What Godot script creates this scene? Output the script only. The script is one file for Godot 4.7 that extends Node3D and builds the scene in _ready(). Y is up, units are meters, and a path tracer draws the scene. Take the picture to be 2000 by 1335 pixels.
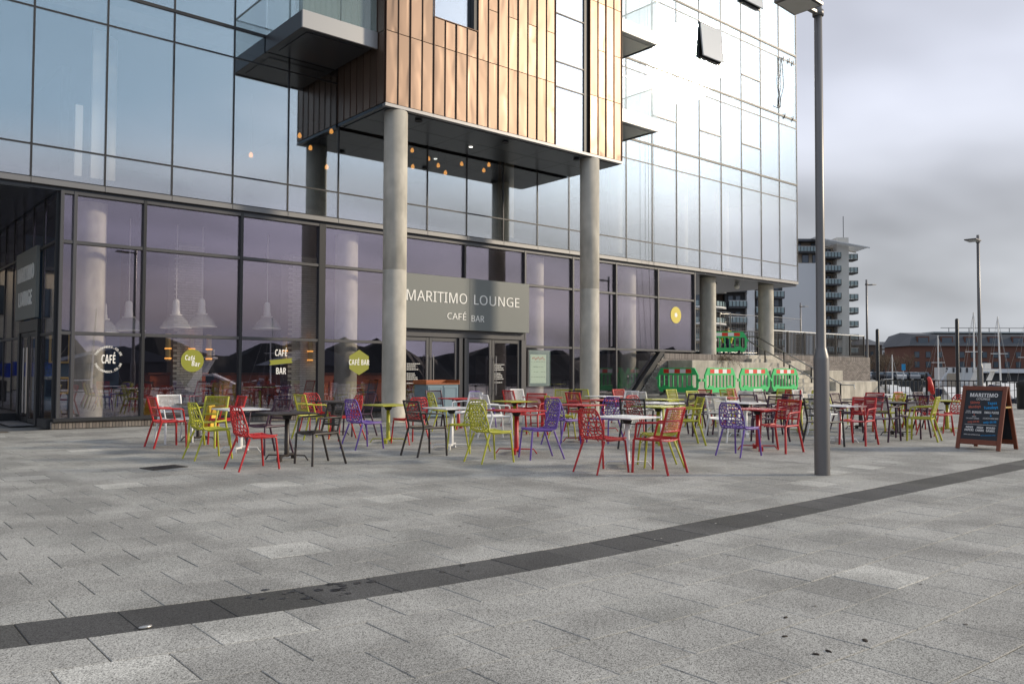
extends Node3D
# A quayside cafe terrace under a glass fronted building. Metres, y up. The facade lies on the plane z = FZ.
const FZ := -20.43
const BAY := 1.5
const BAY0 := 3.5586
const UP := Vector3.UP
var mats := {}
var cache := {}
var rng := RandomNumberGenerator.new()
var white_texture: ImageTexture
var grain: ImageTexture
var stains: ImageTexture


func _ready():
	rng.seed = 11
	set_view()
	set_sky()
	make_materials()
	build_ground()
	build_facade()
	build_copper_box()
	build_ground_floor()
	build_interior()
	build_terrace()
	build_background()
	build_marina()
	build_behind()
	build_furniture()
	build_street_things()


# ---------------------------------------------------------------- camera, sky, sun

func set_view():
	var c := Camera3D.new()
	c.name = "camera"
	c.fov = 45.22
	c.near = 0.1
	c.far = 3000.0
	c.position = Vector3(0, 1.331, 0)
	c.rotation_degrees = Vector3(2.01, -40.523, 0.222)
	add_child(c)
	c.current = true


func sun_towards() -> Vector3:
	return Vector3(0.744, 0.350, 0.570).normalized()


func set_sky():
	var sun := DirectionalLight3D.new()
	sun.name = "sun"
	sun.light_energy = 1.05
	sun.light_color = Color(1.0, 0.93, 0.82)
	sun.light_angular_distance = 5.0
	sun.shadow_enabled = true
	add_child(sun)
	sun.look_at_from_position(Vector3.ZERO, -sun_towards(), UP)
	var env := Environment.new()
	env.background_mode = Environment.BG_SKY
	env.tonemap_mode = Environment.TONE_MAPPER_LINEAR
	env.tonemap_exposure = 1.0
	env.sdfgi_enabled = true
	env.ssao_enabled = true
	env.ssil_enabled = true
	var sky := Sky.new()
	var pm := PanoramaSkyMaterial.new()
	pm.panorama = ImageTexture.create_from_image(sky_picture())
	sky.sky_material = pm
	env.sky = sky
	var we := WorldEnvironment.new()
	we.name = "daylight"
	we.environment = env
	add_child(we)


func sky_picture() -> Image:
	var w := 1024
	var h := 512
	var im := Image.create(w, h, false, Image.FORMAT_RGBF)
	var a := FastNoiseLite.new()
	a.seed = 5
	a.frequency = 0.55
	a.fractal_octaves = 5
	a.fractal_gain = 0.52
	var b := FastNoiseLite.new()
	b.seed = 21
	b.frequency = 0.22
	b.fractal_octaves = 3
	var s := sun_towards()
	for y in h:
		var el := PI * 0.5 - PI * (y + 0.5) / h
		for x in w:
			if el < -0.02:
				im.set_pixel(x, y, Color(0.2, 0.2, 0.21))
				continue
			var az := TAU * (x + 0.5) / w
			var d := Vector3(sin(az) * cos(el), sin(el), -cos(az) * cos(el))
			var e := rad_to_deg(el)
			var lift := 1.0 / (maxf(d.y, 0.0) + 0.16)
			var p := Vector3(d.x * lift * 0.8, d.y * 2.0, d.z * lift * 0.8)
			# stretched along the wind, so that the cloud lies in bars
			var q := Vector3(p.x * 0.75 + p.z * 0.3, p.y, p.z * 1.3 - p.x * 0.35)
			var n1 := a.get_noise_3dv(q)
			var n2 := b.get_noise_3dv(q + Vector3(7, 3, 1))
			var n3 := a.get_noise_3dv(q * 2.3 + Vector3(3, 9, 4))
			var light := 0.53 - 0.02 * e if e < 2.0 else 0.49
			light = lerpf(0.55, 0.51, smoothstep(0.0, 5.0, e))
			light = lerpf(light, 0.68, smoothstep(10.5, 15.0, e))
			light = lerpf(light, 0.56, smoothstep(16.0, 24.0, e))
			light -= 0.15 * exp(-pow((e - 9.5 - 4.0 * n2) / 3.8, 2.0))
			light += 0.27 * n1 * smoothstep(1.0, 9.0, e) + 0.12 * n2 + 0.13 * n3
			light = maxf(light * 1.18, 0.3)
			var c := Vector3(0.95, 0.99, 1.055).lerp(Vector3(0.93, 0.975, 1.13), smoothstep(4.0, 20.0, e)) * light
			# open blue above the western half
			var west := Vector3(-0.25, 0, 0.97).dot(Vector3(d.x, 0, d.z).normalized())
			var gap := smoothstep(-0.25, 0.45, n2 * 1.3 - n1 * 0.5 + 0.35 * west) * smoothstep(8.0, 15.0, e) * smoothstep(-0.2, 0.5, west)
			c = c.lerp(Vector3(0.42, 0.595, 0.77), gap * 0.85)
			# low violet grey bank
			var low := smoothstep(14.5, 8.5, e) * smoothstep(-0.3, 0.4, west)
			c = c.lerp(Vector3(0.31, 0.30, 0.375) * (1.0 + 1.5 * n1 + 0.8 * n3 + 0.5 * n2), low * 0.9)
			c = c.lerp(Vector3(0.66, 0.58, 0.56), 0.55 * exp(-pow((e - 4.5 - 2.0 * n1) / 1.8, 2.0)) * smoothstep(0.0, 0.6, west))
			var ang := rad_to_deg(acos(clampf(d.dot(s), -1, 1)))
			var thin := 1.0 + 0.5 * n1
			c += Vector3(1.0, 0.975, 0.93) * (3.2 * exp(-ang / 5.0) + 1.45 * thin * exp(-ang / 11.5))
			im.set_pixel(x, y, Color(c.x, c.y, c.z))
	return im


# ---------------------------------------------------------------- small helpers

func lin(r: float, g: float, b: float, a := 1.0) -> Color:
	var c := Color(r, g, b).linear_to_srgb()
	c.a = a
	return c


func mat(key: String, r := 0.5, g := 0.5, b := 0.5, rough := 0.6, metal := 0.0) -> StandardMaterial3D:
	if not mats.has(key):
		var m := StandardMaterial3D.new()
		m.resource_name = key
		m.albedo_color = lin(r, g, b)
		m.roughness = rough
		m.metallic = metal
		mats[key] = m
	return mats[key]


func coated_glass(key: String, r: float, g: float, b: float, share: float):
	var m := mat(key, r, g, b, 0.0, 1.0)
	m.albedo_color = lin(r, g, b, share)
	m.transparency = BaseMaterial3D.TRANSPARENCY_ALPHA
	m.albedo_texture = white_texture


func clear_glass(key: String, r: float, g: float, b: float, share: float):
	var m := mat(key, r, g, b, 0.02)
	m.albedo_color = lin(r, g, b, share)
	m.transparency = BaseMaterial3D.TRANSPARENCY_ALPHA


func glow(key: String, r: float, g: float, b: float, e: float):
	var m := mat(key, r, g, b, 0.5)
	m.emission_enabled = true
	m.emission = lin(r, g, b)
	m.emission_energy_multiplier = e


func noise_texture(size: int, f: float, oct: int, lo: float, hi: float, sd: int, gray := true) -> ImageTexture:
	var n := FastNoiseLite.new()
	n.seed = sd
	n.frequency = f
	n.fractal_octaves = oct
	var im := n.get_seamless_image(size, size)
	im.convert(Image.FORMAT_RGB8)
	for y in size:
		for x in size:
			var v := lerpf(lo, hi, smoothstep(0.2, 0.8, im.get_pixel(x, y).r))
			v = pow(v, 0.4545) if gray else v
			im.set_pixel(x, y, Color(v, v, v))
	return ImageTexture.create_from_image(im)


func make_materials():
	var wi := Image.create(4, 4, false, Image.FORMAT_RGBA8)
	wi.fill(Color.WHITE)
	white_texture = ImageTexture.create_from_image(wi)
	# granite: pale and dark grains of about 4 mm
	var size := 768
	var data := PackedByteArray()
	data.resize(size * size * 3)
	var r2 := RandomNumberGenerator.new()
	r2.seed = 77
	var row := PackedFloat32Array()
	row.resize(size * size)
	for i in size * size:
		row[i] = r2.randf()
	for y in size:
		for x in size:
			var i := y * size + x
			var k := y * size + (x + 1) % size
			var j := ((y + 1) % size) * size + x
			var v := (row[i] + row[k] + row[j]) / 3.0
			var t := 0.60 + 0.60 * (v - 0.5) * 2.8
			if row[i] > 0.93:
				t -= 0.28
			elif row[k] > 0.94:
				t += 0.16
			var g := int(pow(clampf(t + 0.10, 0.08, 1.0), 0.4545) * 255)
			data[i * 3] = g
			data[i * 3 + 1] = g
			data[i * 3 + 2] = int(clampf(g * 0.985, 0, 255))
	grain = ImageTexture.create_from_image(Image.create_from_data(size, size, false, Image.FORMAT_RGB8, data))
	stains = noise_texture(256, 0.012, 4, 0.70, 1.0, 4)
	var streak := noise_texture(256, 0.03, 4, 0.88, 1.0, 9)
	var wave := noise_texture(256, 0.010, 2, 0.0, 1.0, 15, false).get_image()
	wave.bump_map_to_normal_map(2.5)
	var wave_map := ImageTexture.create_from_image(wave)

	var gm := mat("granite", 1, 1, 1, 0.82)
	gm.vertex_color_use_as_albedo = true
	gm.albedo_texture = grain
	gm.uv1_triplanar = true
	gm.uv1_world_triplanar = true
	gm.uv1_scale = Vector3(0.46, 0.46, 0.46)
	gm.detail_enabled = true
	gm.detail_blend_mode = BaseMaterial3D.BLEND_MODE_MUL
	gm.detail_albedo = stains
	gm.detail_uv_layer = BaseMaterial3D.DETAIL_UV_2
	gm.uv2_triplanar = true
	gm.uv2_world_triplanar = true
	gm.uv2_scale = Vector3(0.23, 0.23, 0.23)
	mat("joint_sand", 0.10, 0.083, 0.062, 0.95)
	var fg := mat("far_paving", 0.30, 0.295, 0.285, 0.9)
	fg.albedo_texture = stains
	fg.uv1_triplanar = true
	fg.uv1_world_triplanar = true
	fg.uv1_scale = Vector3(0.13, 0.13, 0.13)
	for q in [["concrete", 0.58, 0.545, 0.47], ["pale_concrete", 0.58, 0.54, 0.46]]:
		var m := mat(q[0], q[1], q[2], q[3], 0.8)
		m.albedo_texture = streak
		m.uv1_triplanar = true
		m.uv1_world_triplanar = true
		m.uv1_scale = Vector3(0.55, 0.35, 0.55)
		m.detail_enabled = true
		m.detail_blend_mode = BaseMaterial3D.BLEND_MODE_MUL
		m.detail_albedo = stains
		m.detail_uv_layer = BaseMaterial3D.DETAIL_UV_2
		m.uv2_triplanar = true
		m.uv2_world_triplanar = true
		m.uv2_scale = Vector3(0.5, 0.16, 0.5)
	for i in 5:
		var t: float = [1.0, 0.86, 1.1, 0.94, 1.04][i]
		var m := mat("copper_%d" % i, 0.205 * t, 0.142 * t, 0.106 * t, 0.36 + 0.02 * i, 0.72)
		m.normal_enabled = true
		m.normal_texture = wave_map
		m.normal_scale = 0.22
		m.uv1_triplanar = true
		m.uv1_world_triplanar = true
		m.uv1_scale = Vector3(0.55, 0.22, 0.55)
		m.uv1_offset = Vector3(0.37 * i, 0.21 * i, 0)
	mat("copper_seam", 0.10, 0.062, 0.045, 0.5, 0.6)
	coated_glass("upper_glass", 0.90, 0.965, 1.0, 0.37)
	coated_glass("lower_glass", 0.86, 0.81, 0.93, 0.20)
	coated_glass("box_glass", 0.95, 0.96, 1.0, 0.55)
	clear_glass("balustrade_glass", 0.5, 0.68, 0.66, 0.16)
	clear_glass("lamp_glass", 0.8, 0.85, 0.85, 0.28)
	mat("frame", 0.030, 0.031, 0.034, 0.45, 0.3)
	mat("frame_light", 0.085, 0.085, 0.09, 0.42, 0.4)
	mat("fascia", 0.20, 0.20, 0.205, 0.45, 0.5)
	mat("trim", 0.27, 0.27, 0.28, 0.45, 0.4)
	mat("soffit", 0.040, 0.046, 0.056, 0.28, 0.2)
	mat("balcony_panel", 0.33, 0.33, 0.335, 0.4, 0.3)
	mat("sign_grey", 0.175, 0.188, 0.18, 0.5)
	mat("letter", 0.86, 0.85, 0.81, 0.5)
	mat("white_paint", 0.78, 0.77, 0.74, 0.45)
	mat("black", 0.012, 0.012, 0.013, 0.4)
	mat("steel", 0.45, 0.44, 0.42, 0.3, 0.9)
	mat("brass", 0.60, 0.43, 0.17, 0.35, 0.8)
	mat("lamp_grey", 0.17, 0.165, 0.165, 0.42, 0.55)
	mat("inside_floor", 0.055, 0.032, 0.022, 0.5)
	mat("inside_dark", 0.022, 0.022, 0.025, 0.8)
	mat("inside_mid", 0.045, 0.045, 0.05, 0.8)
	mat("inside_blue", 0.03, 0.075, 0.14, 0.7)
	mat("orange_panel", 0.42, 0.085, 0.025, 0.5)
	mat("mortar", 0.26, 0.24, 0.22, 0.95)
	var bm := mat("brick", 1, 1, 1, 0.85)
	bm.vertex_color_use_as_albedo = true
	var leaf := mat("painted", 1, 1, 1, 0.5)
	leaf.vertex_color_use_as_albedo = true
	mat("chair_red", 0.46, 0.020, 0.022, 0.36)
	mat("chair_lime", 0.42, 0.42, 0.035, 0.36)
	mat("chair_purple", 0.135, 0.070, 0.33, 0.36)
	mat("chair_white", 0.74, 0.74, 0.74, 0.36)
	mat("chair_plum", 0.050, 0.018, 0.040, 0.4)
	mat("chair_brown", 0.034, 0.026, 0.022, 0.42)
	mat("chair_black", 0.018, 0.018, 0.019, 0.42)
	mat("barrier_green", 0.045, 0.52, 0.15, 0.42)
	mat("tape_red", 0.70, 0.035, 0.015, 0.45)
	mat("tape_white", 0.78, 0.78, 0.78, 0.45)
	mat("rubber", 0.02, 0.02, 0.02, 0.8)
	mat("cupboard_blue", 0.16, 0.24, 0.29, 0.5)
	var wood := mat("red_wood", 0.19, 0.050, 0.022, 0.42)
	wood.albedo_texture = streak
	wood.uv1_triplanar = true
	wood.uv1_scale = Vector3(3, 9, 3)
	mat("wood_top", 0.36, 0.11, 0.035, 0.45)
	mat("chalkboard", 0.009, 0.013, 0.02, 0.38)
	mat("chalk_white", 0.80, 0.80, 0.78, 0.8)
	mat("chalk_blue", 0.02, 0.33, 0.72, 0.8)
	mat("chalk_red", 0.55, 0.13, 0.08, 0.8)
	mat("sticker_lime", 0.27, 0.28, 0.025, 0.5)
	mat("sticker_yellow", 0.65, 0.52, 0.06, 0.5)
	mat("paper", 0.60, 0.66, 0.52, 0.7)
	glow("warm_bulb", 1.0, 0.42, 0.08, 1.5)
	glow("spot_lamp", 1.0, 0.95, 0.85, 2.0)
	mat("asphalt", 0.06, 0.06, 0.062, 0.9)
	var wt := mat("water", 0.02, 0.03, 0.032, 0.08)
	wt.metallic_specular = 0.6
	wt.normal_enabled = true
	wt.normal_texture = wave_map
	wt.normal_scale = 0.5
	wt.uv1_triplanar = true
	wt.uv1_world_triplanar = true
	wt.uv1_scale = Vector3(0.25, 0.25, 0.25)


func begin() -> SurfaceTool:
	var st := SurfaceTool.new()
	st.begin(Mesh.PRIMITIVE_TRIANGLES)
	st.set_smooth_group(-1)
	return st


func done(st: SurfaceTool) -> ArrayMesh:
	st.generate_normals()
	return st.commit()


# one flat face, wound so that its front looks along «out»
func face(st: SurfaceTool, pts: Array, out: Vector3):
	var n: Vector3 = (pts[1] - pts[0]).cross(pts[2] - pts[0])
	if n.dot(out) > 0:
		pts.reverse()
	for i in range(1, pts.size() - 1):
		st.add_vertex(pts[0])
		st.add_vertex(pts[i])
		st.add_vertex(pts[i + 1])


func add_box(st: SurfaceTool, c: Vector3, s: Vector3, b := Basis(), open_bottom := false):
	var h := s * 0.5
	for ax in 3:
		for sg in [-1.0, 1.0]:
			if open_bottom and ax == 1 and sg < 0:
				continue
			var n := Vector3.ZERO
			n[ax] = sg
			var u := Vector3.ZERO
			u[(ax + 1) % 3] = h[(ax + 1) % 3]
			var w := Vector3.ZERO
			w[(ax + 2) % 3] = h[(ax + 2) % 3]
			var o := n * h[ax]
			face(st, [c + b * (o - u - w), c + b * (o + u - w), c + b * (o + u + w), c + b * (o - u + w)], b * n)


# a box with chamfered edges
func add_cbox(st: SurfaceTool, c: Vector3, s: Vector3, e: float, b := Basis()):
	var h := s * 0.5
	for ax in 3:
		var i := (ax + 1) % 3
		var j := (ax + 2) % 3
		for sg in [-1.0, 1.0]:
			var pts := []
			for k in [[-1, -1], [1, -1], [1, 1], [-1, 1]]:
				var p := Vector3.ZERO
				p[ax] = sg * h[ax]
				p[i] = k[0] * (h[i] - e)
				p[j] = k[1] * (h[j] - e)
				pts.append(c + b * p)
			var n := Vector3.ZERO
			n[ax] = sg
			face(st, pts, b * n)
			# the edge between this face and its neighbour along i
			for s2 in [-1.0, 1.0]:
				var q := []
				for k in [[0, -1], [0, 1], [1, 1], [1, -1]]:
					var p := Vector3.ZERO
					p[ax] = sg * (h[ax] - (e if k[0] else 0.0))
					p[i] = s2 * (h[i] - (0.0 if k[0] else e))
					p[j] = k[1] * (h[j] - e)
					q.append(c + b * p)
				var m := Vector3.ZERO
				m[ax] = sg
				m[i] = s2
				face(st, q, b * m)
	for sx in [-1.0, 1.0]:
		for sy in [-1.0, 1.0]:
			for sz in [-1.0, 1.0]:
				var g := Vector3(sx, sy, sz)
				var p0 := Vector3(sx * h.x, sy * (h.y - e), sz * (h.z - e))
				var p1 := Vector3(sx * (h.x - e), sy * h.y, sz * (h.z - e))
				var p2 := Vector3(sx * (h.x - e), sy * (h.y - e), sz * h.z)
				face(st, [c + b * p0, c + b * p1, c + b * p2], b * g)


func add_tube(st: SurfaceTool, pts: Array, r, n := 6, closed := false):
	st.set_smooth_group(1)
	var rings := []
	var m := pts.size()
	var side := Vector3.ZERO
	for i in m:
		var a: Vector3 = pts[(i - 1 + m) % m] if closed or i > 0 else pts[i]
		var z: Vector3 = pts[(i + 1) % m] if closed or i < m - 1 else pts[i]
		var t := (z - a).normalized()
		if side == Vector3.ZERO:
			side = t.cross(UP if absf(t.y) < 0.9 else Vector3.RIGHT).normalized()
		side = (side - t * side.dot(t)).normalized()
		var w := t.cross(side)
		var rad: float = r[i] if r is Array else r
		var ring := []
		for k in n:
			var f := TAU * k / n
			ring.append(pts[i] + (side * cos(f) + w * sin(f)) * rad)
		rings.append(ring)
	for i in (m if closed else m - 1):
		var p: Array = rings[i]
		var q: Array = rings[(i + 1) % m]
		for k in n:
			var k2 := (k + 1) % n
			face(st, [p[k], p[k2], q[k2], q[k]], (p[k] + p[k2]) * 0.5 - pts[i])
	if not closed:
		st.set_smooth_group(-1)
		face(st, rings[0].duplicate(), pts[0] - pts[1])
		face(st, rings[m - 1].duplicate(), pts[m - 1] - pts[m - 2])
	st.set_smooth_group(-1)


# profile of (radius, height) turned about the y axis
func add_lathe(st: SurfaceTool, prof: Array, n := 20, at := Vector3.ZERO, b := Basis()):
	st.set_smooth_group(1)
	for i in prof.size() - 1:
		var p: Vector2 = prof[i]
		var q: Vector2 = prof[i + 1]
		for k in n:
			var f := TAU * k / n
			var g := TAU * (k + 1) / n
			var d0 := Vector3(cos(f), 0, sin(f))
			var d1 := Vector3(cos(g), 0, sin(g))
			var t := q - p
			var out := (d0 + d1) * 0.5 * t.y - UP * t.x
			var ring := [p.x * d0 + UP * p.y, p.x * d1 + UP * p.y, q.x * d1 + UP * q.y, q.x * d0 + UP * q.y]
			if p.x < 0.0001:
				ring.remove_at(0)
			elif q.x < 0.0001:
				ring.remove_at(3)
			var pts := []
			for v in ring:
				pts.append(at + b * v)
			face(st, pts, b * out)
	st.set_smooth_group(-1)


# a polygon in the local xy plane, z from 0 to depth
func add_prism(st: SurfaceTool, poly: Array, depth: float, tf := Transform3D()):
	var pk := PackedVector2Array(poly)
	var tri := Geometry2D.triangulate_polygon(pk)
	var bz := tf.basis.z
	for i in range(0, tri.size(), 3):
		for z in [0.0, depth]:
			var pts := []
			for k in 3:
				var p := pk[tri[i + k]]
				pts.append(tf * Vector3(p.x, p.y, z))
			face(st, pts, bz if z > 0 else -bz)
	var cw := Geometry2D.is_polygon_clockwise(pk)
	for i in pk.size():
		var a := pk[i]
		var c := pk[(i + 1) % pk.size()]
		var out2 := (c - a).orthogonal()
		var out := tf.basis * Vector3(out2.x, out2.y, 0)
		if not cw:
			out = -out
		# orthogonal() turns left in y-up coordinates only after this check
		var mid := (a + c) * 0.5 + out2.normalized() * 0.0005
		if Geometry2D.is_point_in_polygon(mid, pk):
			out = -(tf.basis * Vector3(out2.x, out2.y, 0))
		else:
			out = tf.basis * Vector3(out2.x, out2.y, 0)
		face(st, [tf * Vector3(a.x, a.y, 0), tf * Vector3(c.x, c.y, 0), tf * Vector3(c.x, c.y, depth), tf * Vector3(a.x, a.y, depth)], out)


func part(called: String, mesh: Mesh, m: Material, parent: Node = self, at := Vector3.ZERO, rot := Vector3.ZERO) -> MeshInstance3D:
	var o := MeshInstance3D.new()
	o.name = called
	o.mesh = mesh
	o.material_override = m
	o.position = at
	o.rotation_degrees = rot
	parent.add_child(o, true)
	return o


func bx(called: String, s: Vector3, at: Vector3, m: Material, parent: Node = self, e := 0.0, rot := Vector3.ZERO) -> MeshInstance3D:
	var key := "%s %s" % [s, e]
	if not cache.has(key):
		var st := begin()
		if e > 0:
			add_cbox(st, Vector3.ZERO, s, e)
		else:
			add_box(st, Vector3.ZERO, s)
		cache[key] = done(st)
	return part(called, cache[key], m, parent, at, rot)


func span(called: String, a: Vector3, b: Vector3, m: Material, parent: Node = self, e := 0.0) -> MeshInstance3D:
	return bx(called, (b - a).abs(), (a + b) * 0.5, m, parent, e)


func holder(called: String, parent: Node = self, at := Vector3.ZERO, yaw := 0.0) -> Node3D:
	var o := Node3D.new()
	o.name = called
	o.position = at
	o.rotation_degrees.y = yaw
	parent.add_child(o, true)
	return o


func tag(o: Node3D, label: String, category: String, group := ""):
	o.set_meta("label", label)
	o.set_meta("category", category)
	if group:
		o.set_meta("group", group)
	return o


func thing(called: String, label: String, category: String, at := Vector3.ZERO, yaw := 0.0, group := "") -> Node3D:
	return tag(holder(called, self, at, yaw), label, category, group)


func lettering(words: String, cap: float, width: float, m: Material, parent: Node, at: Vector3, depth := 0.012, bold := false, rot := Vector3.ZERO, called := "lettering") -> MeshInstance3D:
	var t := TextMesh.new()
	var f := SystemFont.new()
	f.font_names = PackedStringArray(["Droid Sans"])
	if bold:
		f.font_weight = 700
	t.font = f
	t.text = words
	t.font_size = 64
	t.pixel_size = cap / (64 * 0.714)
	t.depth = depth
	t.curve_step = 2.0
	t.vertical_alignment = VERTICAL_ALIGNMENT_CENTER
	var o := part(called, t, m, parent, at, rot)
	var have := t.get_aabb().size.x
	if width > 0 and have > 0:
		o.scale.x = width / have
	return o


# ---------------------------------------------------------------- ground, paving, water

func course_bend(x: float) -> float:
	if x > 5.0:
		return 0.0
	if x < -1.0:
		return -1.008 + 0.336 * (x + 1.0)
	return -0.028 * (5.0 - x) * (5.0 - x)


func course_turn(x: float) -> float:
	return 0.0 if x > 5.0 else atan(0.056 * (5.0 - maxf(x, -1.0)))


func quay_x(z: float) -> float:
	return 38.0 + (z + 17.6) * 0.21


func flat_land(called: String, poly: Array, top: float, depth: float, m: Material):
	var st := begin()
	var b := Basis(Vector3(1, 0, 0), Vector3(0, 0, 1), Vector3(0, -1, 0))
	add_prism(st, poly, depth, Transform3D(b, Vector3(0, top, 0)))
	part(called, done(st), m).set_meta("kind", "structure")


func build_ground():
	flat_land("quay_ground", [Vector2(-90, 20), Vector2(45.9, 20), Vector2(38.0, -17.6), Vector2(44.2, -20.3), Vector2(150, -72), Vector2(150, -700), Vector2(-90, -700)], -0.045, 3.0, mat("far_paving"))
	flat_land("far_quay_ground", [Vector2(118, -78), Vector2(171, -31.6), Vector2(330, 104), Vector2(900, 104), Vector2(900, -690), Vector2(118, -690)], -0.09, 3.0, mat("asphalt"))
	bx("water", Vector3(1600, 0.2, 1600), Vector3(200, -1.9, 0), mat("water")).set_meta("kind", "structure")
	var pave := holder("pavement")
	pave.set_meta("kind", "structure")
	flat_land_part(pave)
	var ok := []
	var cam := get_node("camera") as Camera3D
	var inv := Transform3D(Basis.from_euler(cam.rotation), cam.position).affine_inverse()
	var ty := tan(deg_to_rad(cam.fov * 0.5))
	for n in range(-14, 38):
		for j in range(-16, 92):
			var x := 0.84 + 0.475 * (j + 0.5) + (0.2375 if n % 2 != 0 else 0.0)
			var z := -4.07 - 0.436 * n - 0.218 + course_bend(x)
			if z < -20.15 or x > quay_x(z) - 0.45 or (x > 23.3 and z < -17.2) or z > 2.0:
				continue
			if x < 3.4 and z < -20.0:
				continue
			var v := inv * Vector3(x, 0, z)
			var seen := v.z < -0.5 and absf(v.x) < -v.z * ty * 1.5 + 0.3 and absf(v.y) < -v.z * ty + 0.3
			ok.append([v.length() if seen else 1000.0 + v.length(), x, z, n, j])
	ok.sort_custom(func(a, b): return a[0] < b[0])
	var tones := [0.50, 0.535, 0.56, 0.515, 0.58, 0.545, 0.74, 0.115, 0.135, 0.105]
	var shapes := []
	for t in tones:
		var st := begin()
		st.set_color(Color(t * 1.005, t, t * 0.975) if t > 0.2 else Color(t, t * 1.0, t * 1.02))
		add_cbox(st, Vector3(0, -0.02, 0), Vector3(0.4700, 0.04, 0.4305), 0.003)
		shapes.append(done(st))
	var rest := begin()
	for i in ok.size():
		var o: Array = ok[i]
		var band: bool = o[3] == 0
		var k: int = 7 + rng.randi() % 3 if band else rng.randi() % 6
		if not band and (rng.randf() < 0.022 or (o[3] == -1 and absf(o[1] - 1.79) < 0.25)):
			k = 6
		var at := Vector3(o[1], rng.randf_range(-0.0015, 0.001), o[2])
		# the courses bend while the cross joints stay parallel, so the slabs are cut on the skew
		var b := Basis(Vector3(1, rng.randf_range(-0.002, 0.002), tan(course_turn(o[1]))), UP, Vector3(0, rng.randf_range(-0.002, 0.002), 1))
		if i < 300:
			var p := part("dark_paver" if band else "paver", shapes[k], mat("granite"), pave, at)
			p.basis = b
		else:
			var t: float = tones[k] * rng.randf_range(0.97, 1.03)
			rest.set_color(Color(t * 1.005, t, t * 0.975))
			add_box(rest, at + Vector3(0, -0.02, 0), Vector3(0.4700, 0.04, 0.4305), b, true)
	part("paver_field", done(rest), mat("granite"), pave).set_meta("kind", "stuff")


func flat_land_part(pave: Node3D):
	var st := begin()
	var b := Basis(Vector3(1, 0, 0), Vector3(0, 0, 1), Vector3(0, -1, 0))
	add_prism(st, [Vector2(-7, 2.4), Vector2(42, 2.4), Vector2(38.0, -17.6), Vector2(38, -20.4), Vector2(-7, -20.4)], 0.02, Transform3D(b, Vector3(0, -0.0055, 0)))
	part("joint_sand", done(st), mat("joint_sand"), pave)


# ---------------------------------------------------------------- the glass building

var house: Node3D


func column_x(k: int) -> float:
	return BAY0 + BAY * k


func glass_pane(p: Node, called: String, x0: float, x1: float, y0: float, y1: float, z: float, m: Material):
	var o := bx(called, Vector3(snappedf(x1 - x0, 0.001), snappedf(y1 - y0, 0.001), 0.02), Vector3((x0 + x1) * 0.5, (y0 + y1) * 0.5, z), m, p)
	o.rotation_degrees = Vector3(rng.randf_range(-0.09, 0.09), rng.randf_range(-0.10, 0.10), 0)


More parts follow.
